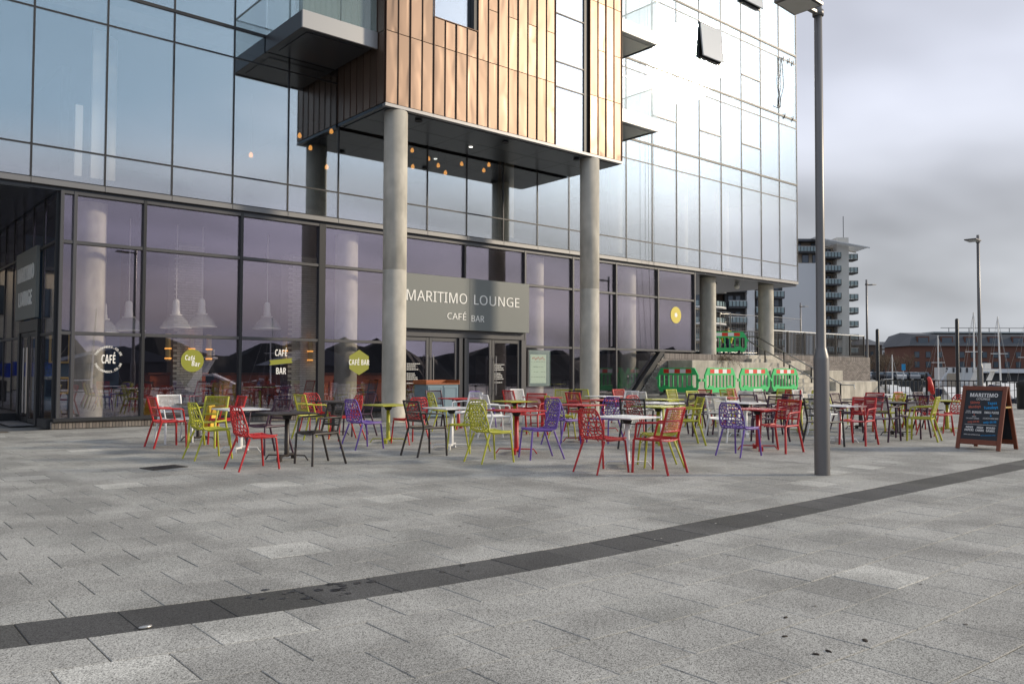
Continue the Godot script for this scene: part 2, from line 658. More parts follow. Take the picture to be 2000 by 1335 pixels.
func build_facade():
	house = thing("glass_building", "long glass fronted building with a copper clad box above its cafe entrance", "building")
	var wall := holder("curtain_wall", house)
	var ug := mat("upper_glass")
	var rows := [[5.565, 6.25], [6.292, 9.30], [9.342, 10.045], [10.125, 12.735], [12.775, 13.105], [13.185, 15.80], [15.845, 16.17], [16.25, 18.85], [18.89, 19.25]]
	for k in range(-6, 21):
		var x0 := column_x(k) + 0.02
		var x1 := column_x(k + 1) - 0.02
		for i in rows.size():
			if k >= 5 and k <= 10 and i >= 2:
				continue
			var y0: float = rows[i][0]
			var y1: float = rows[i][1]
			var cut := 0.0
			var open := false
			if i == 3 and k in [14, 16, 18]:
				cut = 11.25
			elif i == 5 and k in [16, 18]:
				cut = 14.31
				open = k == 16
			elif i == 7 and k in [18, 14]:
				cut = 17.54
				open = k == 18
			if cut > 0:
				bx("transom", Vector3(1.46, 0.045, 0.06), Vector3((x0 + x1) * 0.5, cut, FZ + 0.012), mat("frame_light"), wall)
				glass_pane(wall, "glass_pane", x0, x1, y0, cut - 0.022, FZ, ug)
				y0 = cut + 0.022
				if open:
					var w := holder("open_window", wall, Vector3((x0 + x1) * 0.5, y1, FZ + 0.04))
					w.rotation_degrees.x = -6.0
					var hh := y1 - y0
					var fr := begin()
					add_box(fr, Vector3(-0.70, -hh * 0.5, 0), Vector3(0.05, hh, 0.06))
					add_box(fr, Vector3(0.70, -hh * 0.5, 0), Vector3(0.05, hh, 0.06))
					add_box(fr, Vector3(0, -0.025, 0), Vector3(1.35, 0.05, 0.06))
					add_box(fr, Vector3(0, -hh + 0.025, 0), Vector3(1.35, 0.05, 0.06))
					part("sash", done(fr), mat("sash_white", 0.62, 0.63, 0.64, 0.12), w)
					bx("sash_glass", Vector3(1.36, snappedf(hh - 0.08, 0.01), 0.012), Vector3(0, -hh * 0.5, 0.02), mat("sash_white", 0.62, 0.63, 0.64, 0.12), w)
					continue
			glass_pane(wall, "glass_pane", x0, x1, y0, y1, FZ, ug)
	for k in range(-6, 22):
		var top := 8.3 if k >= 6 and k <= 10 else 19.3
		bx("mullion", Vector3(0.042, top - 5.55, 0.09), Vector3(column_x(k), (top + 5.55) * 0.5, FZ - 0.022), mat("frame"), wall)
	for y in [6.271, 9.321, 12.755, 15.822, 18.87]:
		long_bar(wall, "transom", y, 0.04, 0.08)
	for y in [10.085, 13.145, 16.21]:
		long_bar(wall, "floor_line", y, 0.075, 0.10)
	long_bar(wall, "sill_line", 5.552, 0.022, 0.07)
	span("parapet", Vector3(-5.5, 19.3, FZ - 0.4), Vector3(35.1, 19.75, FZ + 0.02), mat("fascia"), house)
	# the ledge above the shop front, in lengths of one bay
	for k in range(-6, 21):
		bx("ledge_panel", Vector3(1.494, 0.125, 0.30), Vector3(column_x(k) + 0.75, 5.472, FZ - 0.10), mat("fascia"), house, 0.006)
	span("ledge_core", Vector3(-5.45, 5.36, FZ - 0.30), Vector3(35.06, 5.535, FZ - 0.12), mat("frame"), house)
	# floors, ceilings and inner walls that show dimly through the glass
	var dk := mat("inside_dark")
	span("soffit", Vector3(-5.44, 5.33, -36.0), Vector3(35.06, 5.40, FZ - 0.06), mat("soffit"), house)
	for y in [5.41, 9.55, 12.8, 15.86, 18.92]:
		span("floor_slab", Vector3(-5.40, y, -36.0), Vector3(35.02, y + 0.32, FZ - 0.12), mat("inside_mid"), house)
	for k in range(-4, 21, 5):
		span("inner_wall", Vector3(column_x(k) - 0.1, 5.8, -36.0), Vector3(column_x(k) + 0.1, 19.3, -24.6), dk, house)
	span("back_wall", Vector3(-5.4, 5.8, -36.4), Vector3(35.0, 19.3, -36.05), dk, house)
	span("end_wall", Vector3(34.94, 5.35, -36.0), Vector3(35.07, 19.3, FZ - 0.07), mat("fascia"), house)
	span("end_wall", Vector3(-5.5, 5.35, -36.0), Vector3(-5.41, 19.3, FZ - 0.07), mat("fascia"), house)
	span("roof", Vector3(-5.5, 19.3, -36.3), Vector3(35.1, 19.5, FZ - 0.45), mat("fascia"), house)
	for q in [[5.4, 5.73, 9.55], [18.5, 5.73, 9.55], [24.2, 5.73, 9.55], [31.4, 5.73, 9.55], [28.4, 5.73, 9.55], [30.2, 9.87, 12.8], [1.8, 5.73, 9.55]]:
		var st := begin()
		add_lathe(st, [Vector2(0.28, q[1]), Vector2(0.28, q[2])], 18)
		part("inner_column", done(st), mat("concrete"), house, Vector3(q[0], 0, -22.0))
	# a pale post and a pale wall end just behind the first floor glass
	span("inner_post", Vector3(4.62, 5.73, -21.45), Vector3(4.78, 7.60, -21.35), mat("white_paint"), house)
	span("inner_wall_end", Vector3(5.0, 5.73, -21.55), Vector3(5.35, 9.55, -21.45), mat("white_paint"), house)
	# loose rubber gasket hanging from the upper right corner of the glass
	var gk := begin()
	var pts := []
	for i in 13:
		var t := i / 12.0
		pts.append(Vector3(33.56 + 0.10 * sin(t * 9.0) * sin(t * PI), 15.82 - 2.35 * t, FZ + 0.06 + 0.03 * sin(t * 7.0)))
	add_tube(gk, pts, 0.014, 5)
	pts = []
	for i in 13:
		var t := i / 12.0
		pts.append(Vector3(33.60 + 0.24 * sin(t * PI) + 0.03 * sin(t * 11.0), 15.80 - 1.95 * t, FZ + 0.08))
	add_tube(gk, pts, 0.016, 5)
	add_tube(gk, [Vector3(33.60, 13.85, FZ + 0.08), Vector3(33.55, 13.46, FZ + 0.06), Vector3(33.25, 13.5, FZ + 0.10)], 0.02, 5)
	part("loose_gasket", done(gk), mat("frame"), house)
	for q in [[33.9, 15.80], [34.4, 15.84], [34.75, 15.82], [34.0, 13.15], [34.7, 13.16]]:
		bx("gasket_clip", Vector3(0.05, 0.22, 0.03), Vector3(q[0], q[1], FZ + 0.055), mat("frame"), house)
	# steel rope hung down the glass for the window cleaners
	var rope := begin()
	for x in [24.05, 24.36]:
		add_tube(rope, [Vector3(x, 19.6, FZ + 0.20), Vector3(x + 0.05, 5.4, FZ + 0.22), Vector3(x + 0.25, 2.2, FZ + 0.16)], 0.008, 4)
	tag(part("abseil_rope", done(rope), mat("black")), "thin pair of dark ropes hanging down the bright glass right of the copper box", "rope")


func long_bar(p: Node, called: String, y: float, h: float, d: float):
	if y < 8.2:
		span(called, Vector3(-5.44, y - h * 0.5, FZ - 0.06), Vector3(35.06, y + h * 0.5, FZ - 0.06 + d), mat("frame"), p)
		return
	span(called, Vector3(-5.44, y - h * 0.5, FZ - 0.06), Vector3(11.03, y + h * 0.5, FZ - 0.06 + d), mat("frame"), p)
	span(called, Vector3(20.03, y - h * 0.5, FZ - 0.06), Vector3(35.06, y + h * 0.5, FZ - 0.06 + d), mat("frame"), p)


const BX0 := 11.03
const BX1 := 20.03
const BZ := -17.93


func build_copper_box():
	var box := holder("copper_box", house)
	span("box_core", Vector3(BX0 + 0.03, 8.16, -20.40), Vector3(BX1 - 0.03, 19.6, BZ - 0.22), mat("frame"), box)
	# front cladding: 24 trays, staggered cross joints
	for i in 24:
		var x := BX0 + 0.375 * (i + 0.5)
		var glazed := i >= 16 and i <= 19
		if glazed:
			continue
		var y0 := 8.20
		var cuts := [10.08, 11.605, 13.145, 14.66, 16.2, 17.7, 19.58]
		if i % 2 == 0:
			cuts = [10.08, 13.145, 16.2, 19.58]
		if i < 4:
			cuts = [10.08, 13.145, 16.2, 19.58]
		if i >= 4 and i < 8:
			cuts = [10.08, 10.84, 99.0, 13.9, 99.0, 16.9]
		for c in cuts:
			if c > 90:
				y0 = 13.145 if y0 < 12 else 16.2
				continue
			bx("copper_tray", Vector3(0.355, snappedf(c - y0 - 0.014, 0.001), 0.03), Vector3(x, (c + y0) * 0.5, BZ - 0.015 - (0.008 if i % 2 else 0.0)), mat("copper_%d" % (rng.randi() % 5)), box, 0.004)
			y0 = c
	span("cladding_backing", Vector3(BX0 + 0.01, 8.18, BZ - 0.20), Vector3(12.52, 19.57, BZ - 0.04), mat("copper_seam"), box)
	for q in [[8.18, 10.84], [13.145, 13.9], [16.2, 16.9]]:
		span("cladding_backing", Vector3(12.523, q[0], BZ - 0.20), Vector3(14.03, q[1], BZ - 0.04), mat("copper_seam"), box)
	span("cladding_backing", Vector3(14.033, 8.18, BZ - 0.20), Vector3(17.03, 19.57, BZ - 0.04), mat("copper_seam"), box)
	span("cladding_backing", Vector3(18.52, 8.18, BZ - 0.20), Vector3(BX1 - 0.01, 19.57, BZ - 0.04), mat("copper_seam"), box)
	for i in 25:
		if i > 16 and i < 20:
			continue
		for q in ([[8.2, 10.84], [13.145, 13.9], [16.2, 16.9]] if i > 4 and i < 8 else [[8.2, 19.58]]):
			bx("standing_seam", Vector3(0.013, q[1] - q[0], 0.034), Vector3(BX0 + 0.375 * i, (q[0] + q[1]) * 0.5, BZ + 0.008), mat("copper_seam"), box)
	# windows in the copper
	for q in [[10.86, 13.12], [13.92, 16.18], [16.92, 19.2]]:
		span("window_pane", Vector3(12.53, q[0], BZ - 0.19), Vector3(14.02, q[1], BZ - 0.17), mat("box_glass"), box)
		span("window_sill", Vector3(12.53, q[0] - 0.02, BZ - 0.165), Vector3(14.02, q[0], BZ + 0.02), mat("copper_seam"), box)
		span("window_jamb", Vector3(13.89, q[0] + 0.003, BZ - 0.165), Vector3(14.03, q[1], BZ - 0.01), mat("frame"), box)
	for q in [[8.20, 10.03], [10.06, 10.81], [10.84, 12.31], [12.35, 13.13], [13.16, 15.3], [15.34, 16.18], [16.22, 18.3], [18.34, 19.55]]:
		glass_pane(box, "window_pane", 17.06, 18.32, q[0], q[1], BZ - 0.10, mat("box_glass"))
		span("window_bar", Vector3(17.05, q[1], BZ - 0.11), Vector3(18.32, q[1] + 0.03, BZ - 0.06), mat("frame_light"), box)
	span("window_jamb", Vector3(18.325, 8.19, BZ - 0.20), Vector3(18.50, 19.58, BZ - 0.05), mat("frame"), box)
	span("window_jamb", Vector3(17.035, 8.19, BZ - 0.20), Vector3(17.058, 19.58, BZ - 0.01), mat("frame"), box)
	# side claddings
	for s in 2:
		var sx := BX0 if s == 0 else BX1
		var o := -1.0 if s == 0 else 1.0
		for i in 7:
			var z := BZ - 0.04 - 0.345 * (i + 0.5)
			var y0 := 8.20
			for c in [10.08, 13.145, 16.2, 19.58]:
				bx("side_tray", Vector3(0.03, snappedf(c - y0 - 0.014, 0.001), 0.330), Vector3(sx + 0.015 * o, (c + y0) * 0.5, z), mat("copper_%d" % ((i + s) % 5)), box, 0.004)
				y0 = c
		for i in 8:
			bx("standing_seam", Vector3(0.034, 11.38, 0.013), Vector3(sx + 0.028 * o, 13.89, BZ - 0.04 - 0.345 * i), mat("copper_seam"), box)
	# underside
	for i in 6:
		span("edge_trim", Vector3(BX0 - 0.02 + 1.506 * i, 8.105, BZ - 0.12), Vector3(BX0 - 0.02 + 1.506 * (i + 1) - 0.004, 8.185, BZ + 0.03), mat("trim"), box)
	span("edge_trim", Vector3(BX0 - 0.03, 8.105, -20.36), Vector3(BX0 + 0.09, 8.185, BZ - 0.123), mat("soffit"), box)
	span("edge_trim", Vector3(BX1 - 0.09, 8.105, -20.36), Vector3(BX1 + 0.03, 8.185, BZ - 0.123), mat("soffit"), box)
	for i in 6:
		for j in 2:
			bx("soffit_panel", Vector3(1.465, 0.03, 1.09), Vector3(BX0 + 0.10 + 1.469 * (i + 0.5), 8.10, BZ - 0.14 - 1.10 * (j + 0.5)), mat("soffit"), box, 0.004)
	for q in [[12.3, -18.3], [15.4, -18.35], [18.35, -18.35]]:
		var st := begin()
		add_lathe(st, [Vector2(0.0, 0.0), Vector2(0.07, 0.0), Vector2(0.10, -0.02), Vector2(0.11, -0.05), Vector2(0.10, -0.05), Vector2(0.08, -0.035), Vector2(0.0, -0.03)], 18)
		part("downlight", done(st), mat("frame"), box, Vector3(q[0], 8.085, q[1]))
	var lit := begin()
	add_lathe(lit, [Vector2(0.0, 0.0), Vector2(0.06, 0.0), Vector2(0.06, -0.012), Vector2(0.0, -0.012)], 14)
	part("lit_downlight", done(lit), mat("spot_lamp"), box, Vector3(15.0, 8.083, -19.5))
	# round concrete columns that carry the box
	for x in [11.52, 18.80]:
		var col := begin()
		add_lathe(col, [Vector2(0.31, -0.02), Vector2(0.31, 3.92), Vector2(0.306, 3.926), Vector2(0.306, 3.934), Vector2(0.31, 3.94), Vector2(0.31, 8.09), Vector2(0.0, 8.09)], 36)
		part("column", done(col), mat("concrete"), house, Vector3(x, 0, -18.2))
	# balconies: one at the left of the box, two at the right
	balcony(8.87, BX0 - 0.05, 9.66, -1)
	balcony(8.87, BX0 - 0.05, 12.72, -1)
	balcony(BX1 + 0.05, 22.32, 9.68, 1)
	balcony(BX1 + 0.05, 22.32, 12.74, 1)
	balcony(BX1 + 0.05, 22.32, 15.80, 1)


func balcony(x0: float, x1: float, y: float, side: int):
	var b := holder("balcony", house)
	var zf := -18.26
	span("balcony_fascia", Vector3(x0, y, zf - 0.06), Vector3(x1, y + 0.44, zf), mat("balcony_panel"), b, 0.006)
	var ex := x0 if side < 0 else x1
	span("balcony_end", Vector3(ex, y + 0.001, FZ + 0.04), Vector3(ex - side * 0.06, y + 0.439, zf - 0.062), mat("frame_light"), b, 0.006)
	span("balcony_floor", Vector3(x0 + 0.07, y + 0.03, FZ + 0.04), Vector3(x1 - 0.07, y + 0.42, zf - 0.07), mat("soffit"), b)
	span("balcony_underside", Vector3(x0 + 0.25, y + 0.012, FZ + 0.3), Vector3(x1 - 0.25, y + 0.028, zf - 0.28), mat("soffit"), b)
	var mid := (x0 + x1) * 0.5
	span("balustrade_pane", Vector3(x0 + 0.03, y + 0.42, zf - 0.045), Vector3(mid - 0.012, y + 1.55, zf - 0.03), mat("balustrade_glass"), b)
	span("balustrade_pane", Vector3(mid + 0.012, y + 0.42, zf - 0.045), Vector3(x1 - 0.03, y + 1.55, zf - 0.03), mat("balustrade_glass"), b)
	span("balustrade_pane", Vector3(ex - side * 0.030, y + 0.42, FZ + 0.06), Vector3(ex - side * 0.045, y + 1.55, zf - 0.06), mat("balustrade_glass"), b)
	span("handrail", Vector3(x0 + 0.02, y + 1.553, zf - 0.06), Vector3(x1 - 0.03, y + 1.585, zf - 0.015), mat("steel"), b)
	span("handrail", Vector3(ex - side * 0.015, y + 1.553, FZ + 0.06), Vector3(ex - side * 0.06, y + 1.585, zf - 0.063), mat("steel"), b)


# ---------------------------------------------------------------- the shop front

const GZ := -20.53


func shop_pane(p: Node, x0: float, x1: float, y0: float, y1: float):
	glass_pane(p, "shop_pane", x0, x1, y0, y1, GZ, mat("lower_glass"))


func build_ground_floor():
	var front := holder("shop_front", house)
	var fr := mat("frame")
	var ml := mat("frame_light")
	var xs := [4.20, 4.47, 5.97, 8.34, 10.61, 13.10]
	for i in xs.size() - 1:
		for q in [[0.235, 2.10], [2.18, 4.155], [4.235, 5.27]]:
			shop_pane(front, xs[i] + 0.035, xs[i + 1] - 0.035, q[0], q[1])
	for i in xs.size():
		var w := 0.20 if i == 4 else 0.075
		bx("mullion", Vector3(w, 5.15, 0.14), Vector3(xs[i], 2.77, GZ + 0.03), ml if i < 2 else fr, front, 0.006)
	# above the sign
	for q in [[13.14, 15.5], [15.58, 18.0]]:
		shop_pane(front, q[0], q[1], 4.24, 5.27)
	bx("mullion", Vector3(0.07, 1.03, 0.12), Vector3(15.54, 4.755, GZ + 0.03), fr, front, 0.006)
	xs = [18.05, 20.30, 22.54, 24.94, 27.25]
	for i in xs.size() - 1:
		for q in [[2.18, 4.155], [4.235, 5.27]]:
			shop_pane(front, xs[i] + 0.035, xs[i + 1] - 0.035, q[0], q[1])
	shop_pane(front, 18.085, 20.265, 0.235, 2.10)
	shop_pane(front, 20.335, 22.505, 0.235, 2.10)
	var st := begin()
	add_prism(st, [Vector2(22.575, 0.235), Vector2(22.98, 0.235), Vector2(24.80, 2.04), Vector2(24.80, 2.10), Vector2(22.575, 2.10)], 0.02, Transform3D(Basis(), Vector3(0, 0, GZ - 0.01)))
	part("shop_pane", done(st), mat("lower_glass"), front)
	for i in xs.size():
		var y0 := 2.14 if xs[i] > 24 else 0.19
		bx("mullion", Vector3(0.075, 5.345 - y0, 0.14), Vector3(xs[i], (5.345 + y0) * 0.5, GZ + 0.03), ml, front, 0.006)
	var dg := begin()
	add_prism(dg, [Vector2(23.02, 0.16), Vector2(23.30, 0.16), Vector2(25.22, 2.085), Vector2(25.0, 2.085), Vector2(24.92, 2.06)], 0.2, Transform3D(Basis(), Vector3(0, 0, GZ - 0.02)))
	part("sloping_frame", done(dg), fr, front)
	for y in [2.14, 4.195]:
		span("transom", Vector3(4.16, y - 0.04, GZ - 0.03), Vector3(13.10, y + 0.04, GZ + 0.085), ml, front, 0.006)
		span("transom", Vector3(18.06, y - 0.04, GZ - 0.03), Vector3(27.28, y + 0.04, GZ + 0.085), ml, front, 0.006)
	span("head_frame", Vector3(4.16, 5.27, GZ - 0.04), Vector3(27.28, 5.345, GZ + 0.09), ml, front, 0.006)
	span("sill_frame", Vector3(4.10, 0.15, GZ - 0.03), Vector3(13.12, 0.235, GZ + 0.13), fr, front, 0.008)
	span("sill_frame", Vector3(18.06, 0.15, GZ - 0.03), Vector3(23.1, 0.235, GZ + 0.13), fr, front, 0.008)
	# brick kicker under the glass, one soldier course
	brick_course(front, 4.08, 13.12)
	brick_course(front, 18.06, 23.1)
	# doors under the sign
	span("door_head", Vector3(13.12, 2.345, GZ - 0.03), Vector3(18.05, 2.578, GZ + 0.09), ml, front, 0.006)
	for q in [[13.20, 0.09], [15.37, 0.14], [15.56, 0.10], [17.95, 0.16]]:
		bx("door_post", Vector3(q[1], 2.345, 0.16), Vector3(q[0], 1.172, GZ + 0.03), ml, front, 0.006)
	for q in [[13.26, 14.20, 1], [14.215, 15.28, -1], [15.63, 16.65, 1], [16.665, 17.86, -1]]:
		door_leaf(front, q[0], q[1], q[2])
	# return wall at the left, under the overhang
	var side := holder("return_wall", house)
	for i in 9:
		var z0 := GZ - 0.05 - 1.25 * i
		for q in [[0.24, 2.10], [2.16, 4.16], [4.22, 5.30]]:
			if i in [1, 2] and q[0] < 2.0:
				continue
			if i in [1, 2] and q[0] < 3.0:
				continue
			var o := bx("side_pane", Vector3(0.02, q[1] - q[0], 1.20), Vector3(4.13, (q[0] + q[1]) * 0.5, z0 - 0.625), mat("lower_glass"), side)
			o.rotation_degrees = Vector3(0, rng.randf_range(-0.35, 0.35), rng.randf_range(-0.35, 0.35))
		bx("mullion", Vector3(0.06, 5.1, 0.05), Vector3(4.13, 2.79, z0), fr, side)
	for y in [2.13, 4.19]:
		span("transom", Vector3(4.09, y - 0.03, -31.8), Vector3(4.17, y + 0.03, GZ - 0.02), fr, side)
	span("plinth", Vector3(4.0, 0.0, -21.55), Vector3(4.25, 0.2, GZ - 0.04), fr, side)
	span("plinth", Vector3(3.3, 0.0, -31.8), Vector3(4.25, 0.2, -24.3), fr, side)
	# side entrance
	for s in 2:
		var z := -22.2 - 0.98 * s
		var leaf := holder("side_door", side, Vector3(4.1, 0, z - 0.44))
		bx("door_glass", Vector3(0.02, 2.0, 0.76), Vector3(0, 1.12, 0), mat("lower_glass"), leaf)
		var d := begin()
		add_box(d, Vector3(0, 1.13, 0.425), Vector3(0.05, 2.2, 0.09))
		add_box(d, Vector3(0, 1.13, -0.425), Vector3(0.05, 2.2, 0.09))
		add_box(d, Vector3(0, 2.19, 0), Vector3(0.05, 0.08, 0.76))
		add_box(d, Vector3(0, 0.08, 0), Vector3(0.05, 0.10, 0.76))
		part("door_frame", done(d), fr, leaf)
		var h := begin()
		add_tube(h, [Vector3(-0.09, 0.25, 0.30 - 0.60 * (1 - s)), Vector3(-0.09, 1.85, 0.30 - 0.60 * (1 - s))], 0.018, 8)
		part("pull_handle", done(h), mat("steel"), leaf)
	span("door_surround", Vector3(4.04, 2.24, -24.2), Vector3(4.22, 2.52, -21.95), fr, side)
	span("door_surround", Vector3(4.04, 0.0, -22.17), Vector3(4.22, 2.237, -21.95), fr, side)
	span("door_surround", Vector3(4.04, 0.0, -24.35), Vector3(4.22, 2.237, -24.13), fr, side)
	bx("threshold", Vector3(0.5, 0.02, 2.0), Vector3(3.8, 0.01, -23.1), mat("trim"), side)
	# ceiling lining under the overhang, and the far wall of the passage
	for i in 6:
		for j in 8:
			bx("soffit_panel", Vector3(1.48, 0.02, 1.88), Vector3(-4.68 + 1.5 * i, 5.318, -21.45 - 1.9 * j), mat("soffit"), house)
	# signs over the doors
	var sg := thing("shop_sign", "grey fascia sign over the glass doors, white letters reading MARITIMO LOUNGE CAFÉ BAR", "sign", Vector3(15.58, 3.39, GZ + 0.27))
	bx("sign_panel", Vector3(2.48, 1.62, 0.06), Vector3(-1.24, 0, -0.03), mat("sign_grey"), sg, 0.005)
	bx("sign_panel", Vector3(2.48, 1.62, 0.06), Vector3(1.245, 0, -0.03), mat("sign_grey"), sg, 0.005)
	bx("sign_back", Vector3(4.96, 1.6, 0.26), Vector3(0, 0, -0.195), fr, sg)
	lettering("MARITIMO", 0.315, 2.23, mat("letter"), sg, Vector3(-1.24, 0.155, 0.006))
	lettering("LOUNGE", 0.30, 1.88, mat("letter"), sg, Vector3(1.095, 0.155, 0.006))
	lettering("CAFÉ", 0.195, 0.72, mat("letter"), sg, Vector3(-0.505, -0.40, 0.006))
	lettering("BAR", 0.195, 0.51, mat("letter"), sg, Vector3(0.305, -0.435, 0.006))
	var s2 := thing("side_sign", "dark grey sign on the shaded return wall, letters stacked MARITIMO over LOUNGE", "sign", Vector3(4.02, 3.42, -23.4), -90.0)
	bx("sign_panel", Vector3(2.5, 1.72, 0.08), Vector3(0, 0, -0.04), mat("sign_grey"), s2, 0.006)
	lettering("MARITIMO", 0.36, 2.0, mat("letter"), s2, Vector3(0.02, 0.27, 0.006), 0.02, true)
	lettering("LOUNGE", 0.36, 1.62, mat("letter"), s2, Vector3(0.02, -0.35, 0.006), 0.02, true)
	window_stickers()


func brick_course(p: Node, x0: float, x1: float):
	var st := begin()
	var x := x0
	while x < x1 - 0.06:
		var t := rng.randf_range(0.75, 1.2)
		st.set_color(Color(0.19 * t, 0.165 * t, 0.145 * t))
		add_cbox(st, Vector3(x + 0.034, 0.07, GZ + 0.02), Vector3(0.060, 0.145, 0.10), 0.004)
		x += 0.070
	var o := part("kicker_bricks", done(st), mat("brick"), p)
	o.set_meta("kind", "stuff")
	span("kicker_mortar", Vector3(x0, 0.0, GZ - 0.10), Vector3(x1, 0.148, GZ + 0.060), mat("mortar"), p)


func door_leaf(p: Node, x0: float, x1: float, hand: int):
	var d := holder("door", p, Vector3((x0 + x1) * 0.5, 0, GZ + 0.02))
	var w := x1 - x0
	var st := begin()
	add_cbox(st, Vector3(-w * 0.5 + 0.05, 1.17, 0), Vector3(0.10, 2.32, 0.055), 0.004)
	add_cbox(st, Vector3(w * 0.5 - 0.05, 1.17, 0), Vector3(0.10, 2.32, 0.055), 0.004)
	add_cbox(st, Vector3(0, 2.275, 0), Vector3(w - 0.202, 0.11, 0.055), 0.004)
	add_cbox(st, Vector3(0, 0.11, 0), Vector3(w - 0.202, 0.19, 0.055), 0.004)
	part("door_frame", done(st), mat("frame_light"), d)
	bx("door_glass", Vector3(w - 0.2, 2.0, 0.02), Vector3(0, 1.21, 0), mat("lower_glass"), d)
	var h := begin()
	var hx := hand * (w * 0.5 - 0.10)
	add_tube(h, [Vector3(hx, 0.55, 0.11), Vector3(hx, 1.80, 0.11)], 0.017, 8)
	add_tube(h, [Vector3(hx, 0.72, 0.02), Vector3(hx, 0.72, 0.11)], 0.012, 6)
	add_tube(h, [Vector3(hx, 1.70, 0.02), Vector3(hx, 1.70, 0.11)], 0.012, 6)
	part("pull_handle", done(h), mat("steel"), d)


func disc(r: float, depth: float, n := 32) -> ArrayMesh:
	var st := begin()
	var pl := []
	for i in n:
		pl.append(Vector2(cos(TAU * i / n), sin(TAU * i / n)) * r)
	add_prism(st, pl, depth)
	return done(st)


func window_stickers():
	var z := GZ + 0.013
	var lw := mat("letter")
	var a := thing("cafe_sticker", "white CAFÉ sticker in a ring of small letters on the leftmost big window", "sticker", Vector3(5.24, 1.56, z))
	lettering("CAFÉ", 0.20, 0.30, lw, a, Vector3.ZERO, 0.004, true)
	var ring := "THELOUNGES.CO.UK"
	for half in 2:
		for i in ring.length():
			var f := deg_to_rad(158.0 - 136.0 * i / (ring.length() - 1.0))
			var up := half == 0
			if not up:
				f = deg_to_rad(202.0 + 136.0 * i / (ring.length() - 1.0))
			var o := lettering(ring[i], 0.05, 0.0, lw, a, Vector3(cos(f) * 0.29, sin(f) * 0.29, 0), 0.003, true, Vector3.ZERO, "ring_letter")
			o.rotation.z = f - PI / 2 if up else f + PI / 2
	var b := thing("round_sticker", "lime green round sticker with white script on the second window", "sticker", Vector3(7.16, 1.55, z))
	part("disc", disc(0.28, 0.003), mat("sticker_lime"), b)
	lettering("Café", 0.12, 0.24, lw, b, Vector3(-0.06, 0.06, 0.005), 0.003, true, Vector3(0, 0, -8))
	lettering("Bar", 0.12, 0.20, lw, b, Vector3(0.08, -0.08, 0.005), 0.003, true, Vector3(0, 0, -8))
	var c := thing("ribbon_sticker", "white CAFÉ BAR sticker with a lime ribbon across its middle", "sticker", Vector3(9.48, 1.54, z))
	lettering("CAFÉ", 0.17, 0.34, lw, c, Vector3(0, 0.24, 0), 0.004, true)
	lettering("BAR", 0.17, 0.28, lw, c, Vector3(0, -0.24, 0), 0.004, true)
	var rb := begin()
	add_prism(rb, [Vector2(-0.33, -0.09), Vector2(0.33, -0.02), Vector2(0.29, 0.05), Vector2(0.33, 0.11), Vector2(-0.33, 0.04), Vector2(-0.29, -0.03)], 0.004)
	part("ribbon", done(rb), mat("sticker_lime"), c)
	var d := thing("hexagon_sticker", "lime hexagon sticker with CAFÉ BAR in white on the window beside the column", "sticker", Vector3(11.83, 1.55, z))
	var hx := disc(0.36, 0.003, 6)
	part("hexagon", hx, mat("sticker_lime"), d).rotation_degrees.z = 30.0
	lettering("CAFÉ BAR", 0.15, 0.66, lw, d, Vector3(0, 0, 0.005), 0.003, true)
	var e := thing("yellow_disc_sticker", "yellow round sticker on the last ground floor window at the right", "sticker", Vector3(26.11, 3.57, z))
	part("disc", disc(0.33, 0.003), mat("sticker_yellow"), e)
	part("fish_mark", disc(0.10, 0.003, 5), mat("letter"), e, Vector3(0, 0, 0.004))
	# printed rows on the door glass, too small to read
	var n := 0
	for x in [13.62, 16.98]:
		var o := thing("door_print", ["block of small white print on the leftmost door", "block of small white print on the rightmost door"][n], "sticker", Vector3(x, 1.25, GZ + 0.035))
		n += 1
		var st := begin()
		for r in 11:
			if r == 4 or r == 9:
				continue
			var xx := 0.0
			while xx < 0.42 - 0.02 * ((r * 7) % 9):
				var ww := rng.randf_range(0.025, 0.07)
				add_box(st, Vector3(xx + ww * 0.5 - 0.2, 0.28 - 0.058 * r, 0), Vector3(ww, 0.020, 0.003))
				xx += ww + 0.014
		part("print_rows", done(st), lw, o)
	var m := thing("menu_case", "glass menu case with a printed green and white menu right of the doors", "menu board", Vector3(18.66, 1.42, GZ + 0.10))
	bx("case_back", Vector3(0.98, 1.22, 0.03), Vector3(0, 0, -0.03), mat("frame_light"), m, 0.004)
	bx("menu_sheet", Vector3(0.72, 0.96, 0.006), Vector3(-0.02, -0.02, -0.010), mat("paper"), m)
	bx("case_glass", Vector3(0.96, 1.2, 0.008), Vector3(0, 0, 0.045), mat("balustrade_glass"), m)
	var ms := begin()
	for r in 4:
		for i in 6:
			if rng.randf() < 0.75:
				add_box(ms, Vector3(-0.31 + 0.115 * i, 0.22 - 0.17 * r, -0.005), Vector3(rng.randf_range(0.03, 0.08), 0.018, 0.004))
	part("menu_print", done(ms), mat("frame"), m)
	var mo := begin()
	for i in 9:
		add_box(mo, Vector3(-0.28 + 0.065 * i, 0.33 + 0.03 * sin(i * 2.1), -0.005), Vector3(0.05, 0.05, 0.004))
	part("menu_picture", done(mo), mat("chalk_red"), m)


# ---------------------------------------------------------------- inside the cafe

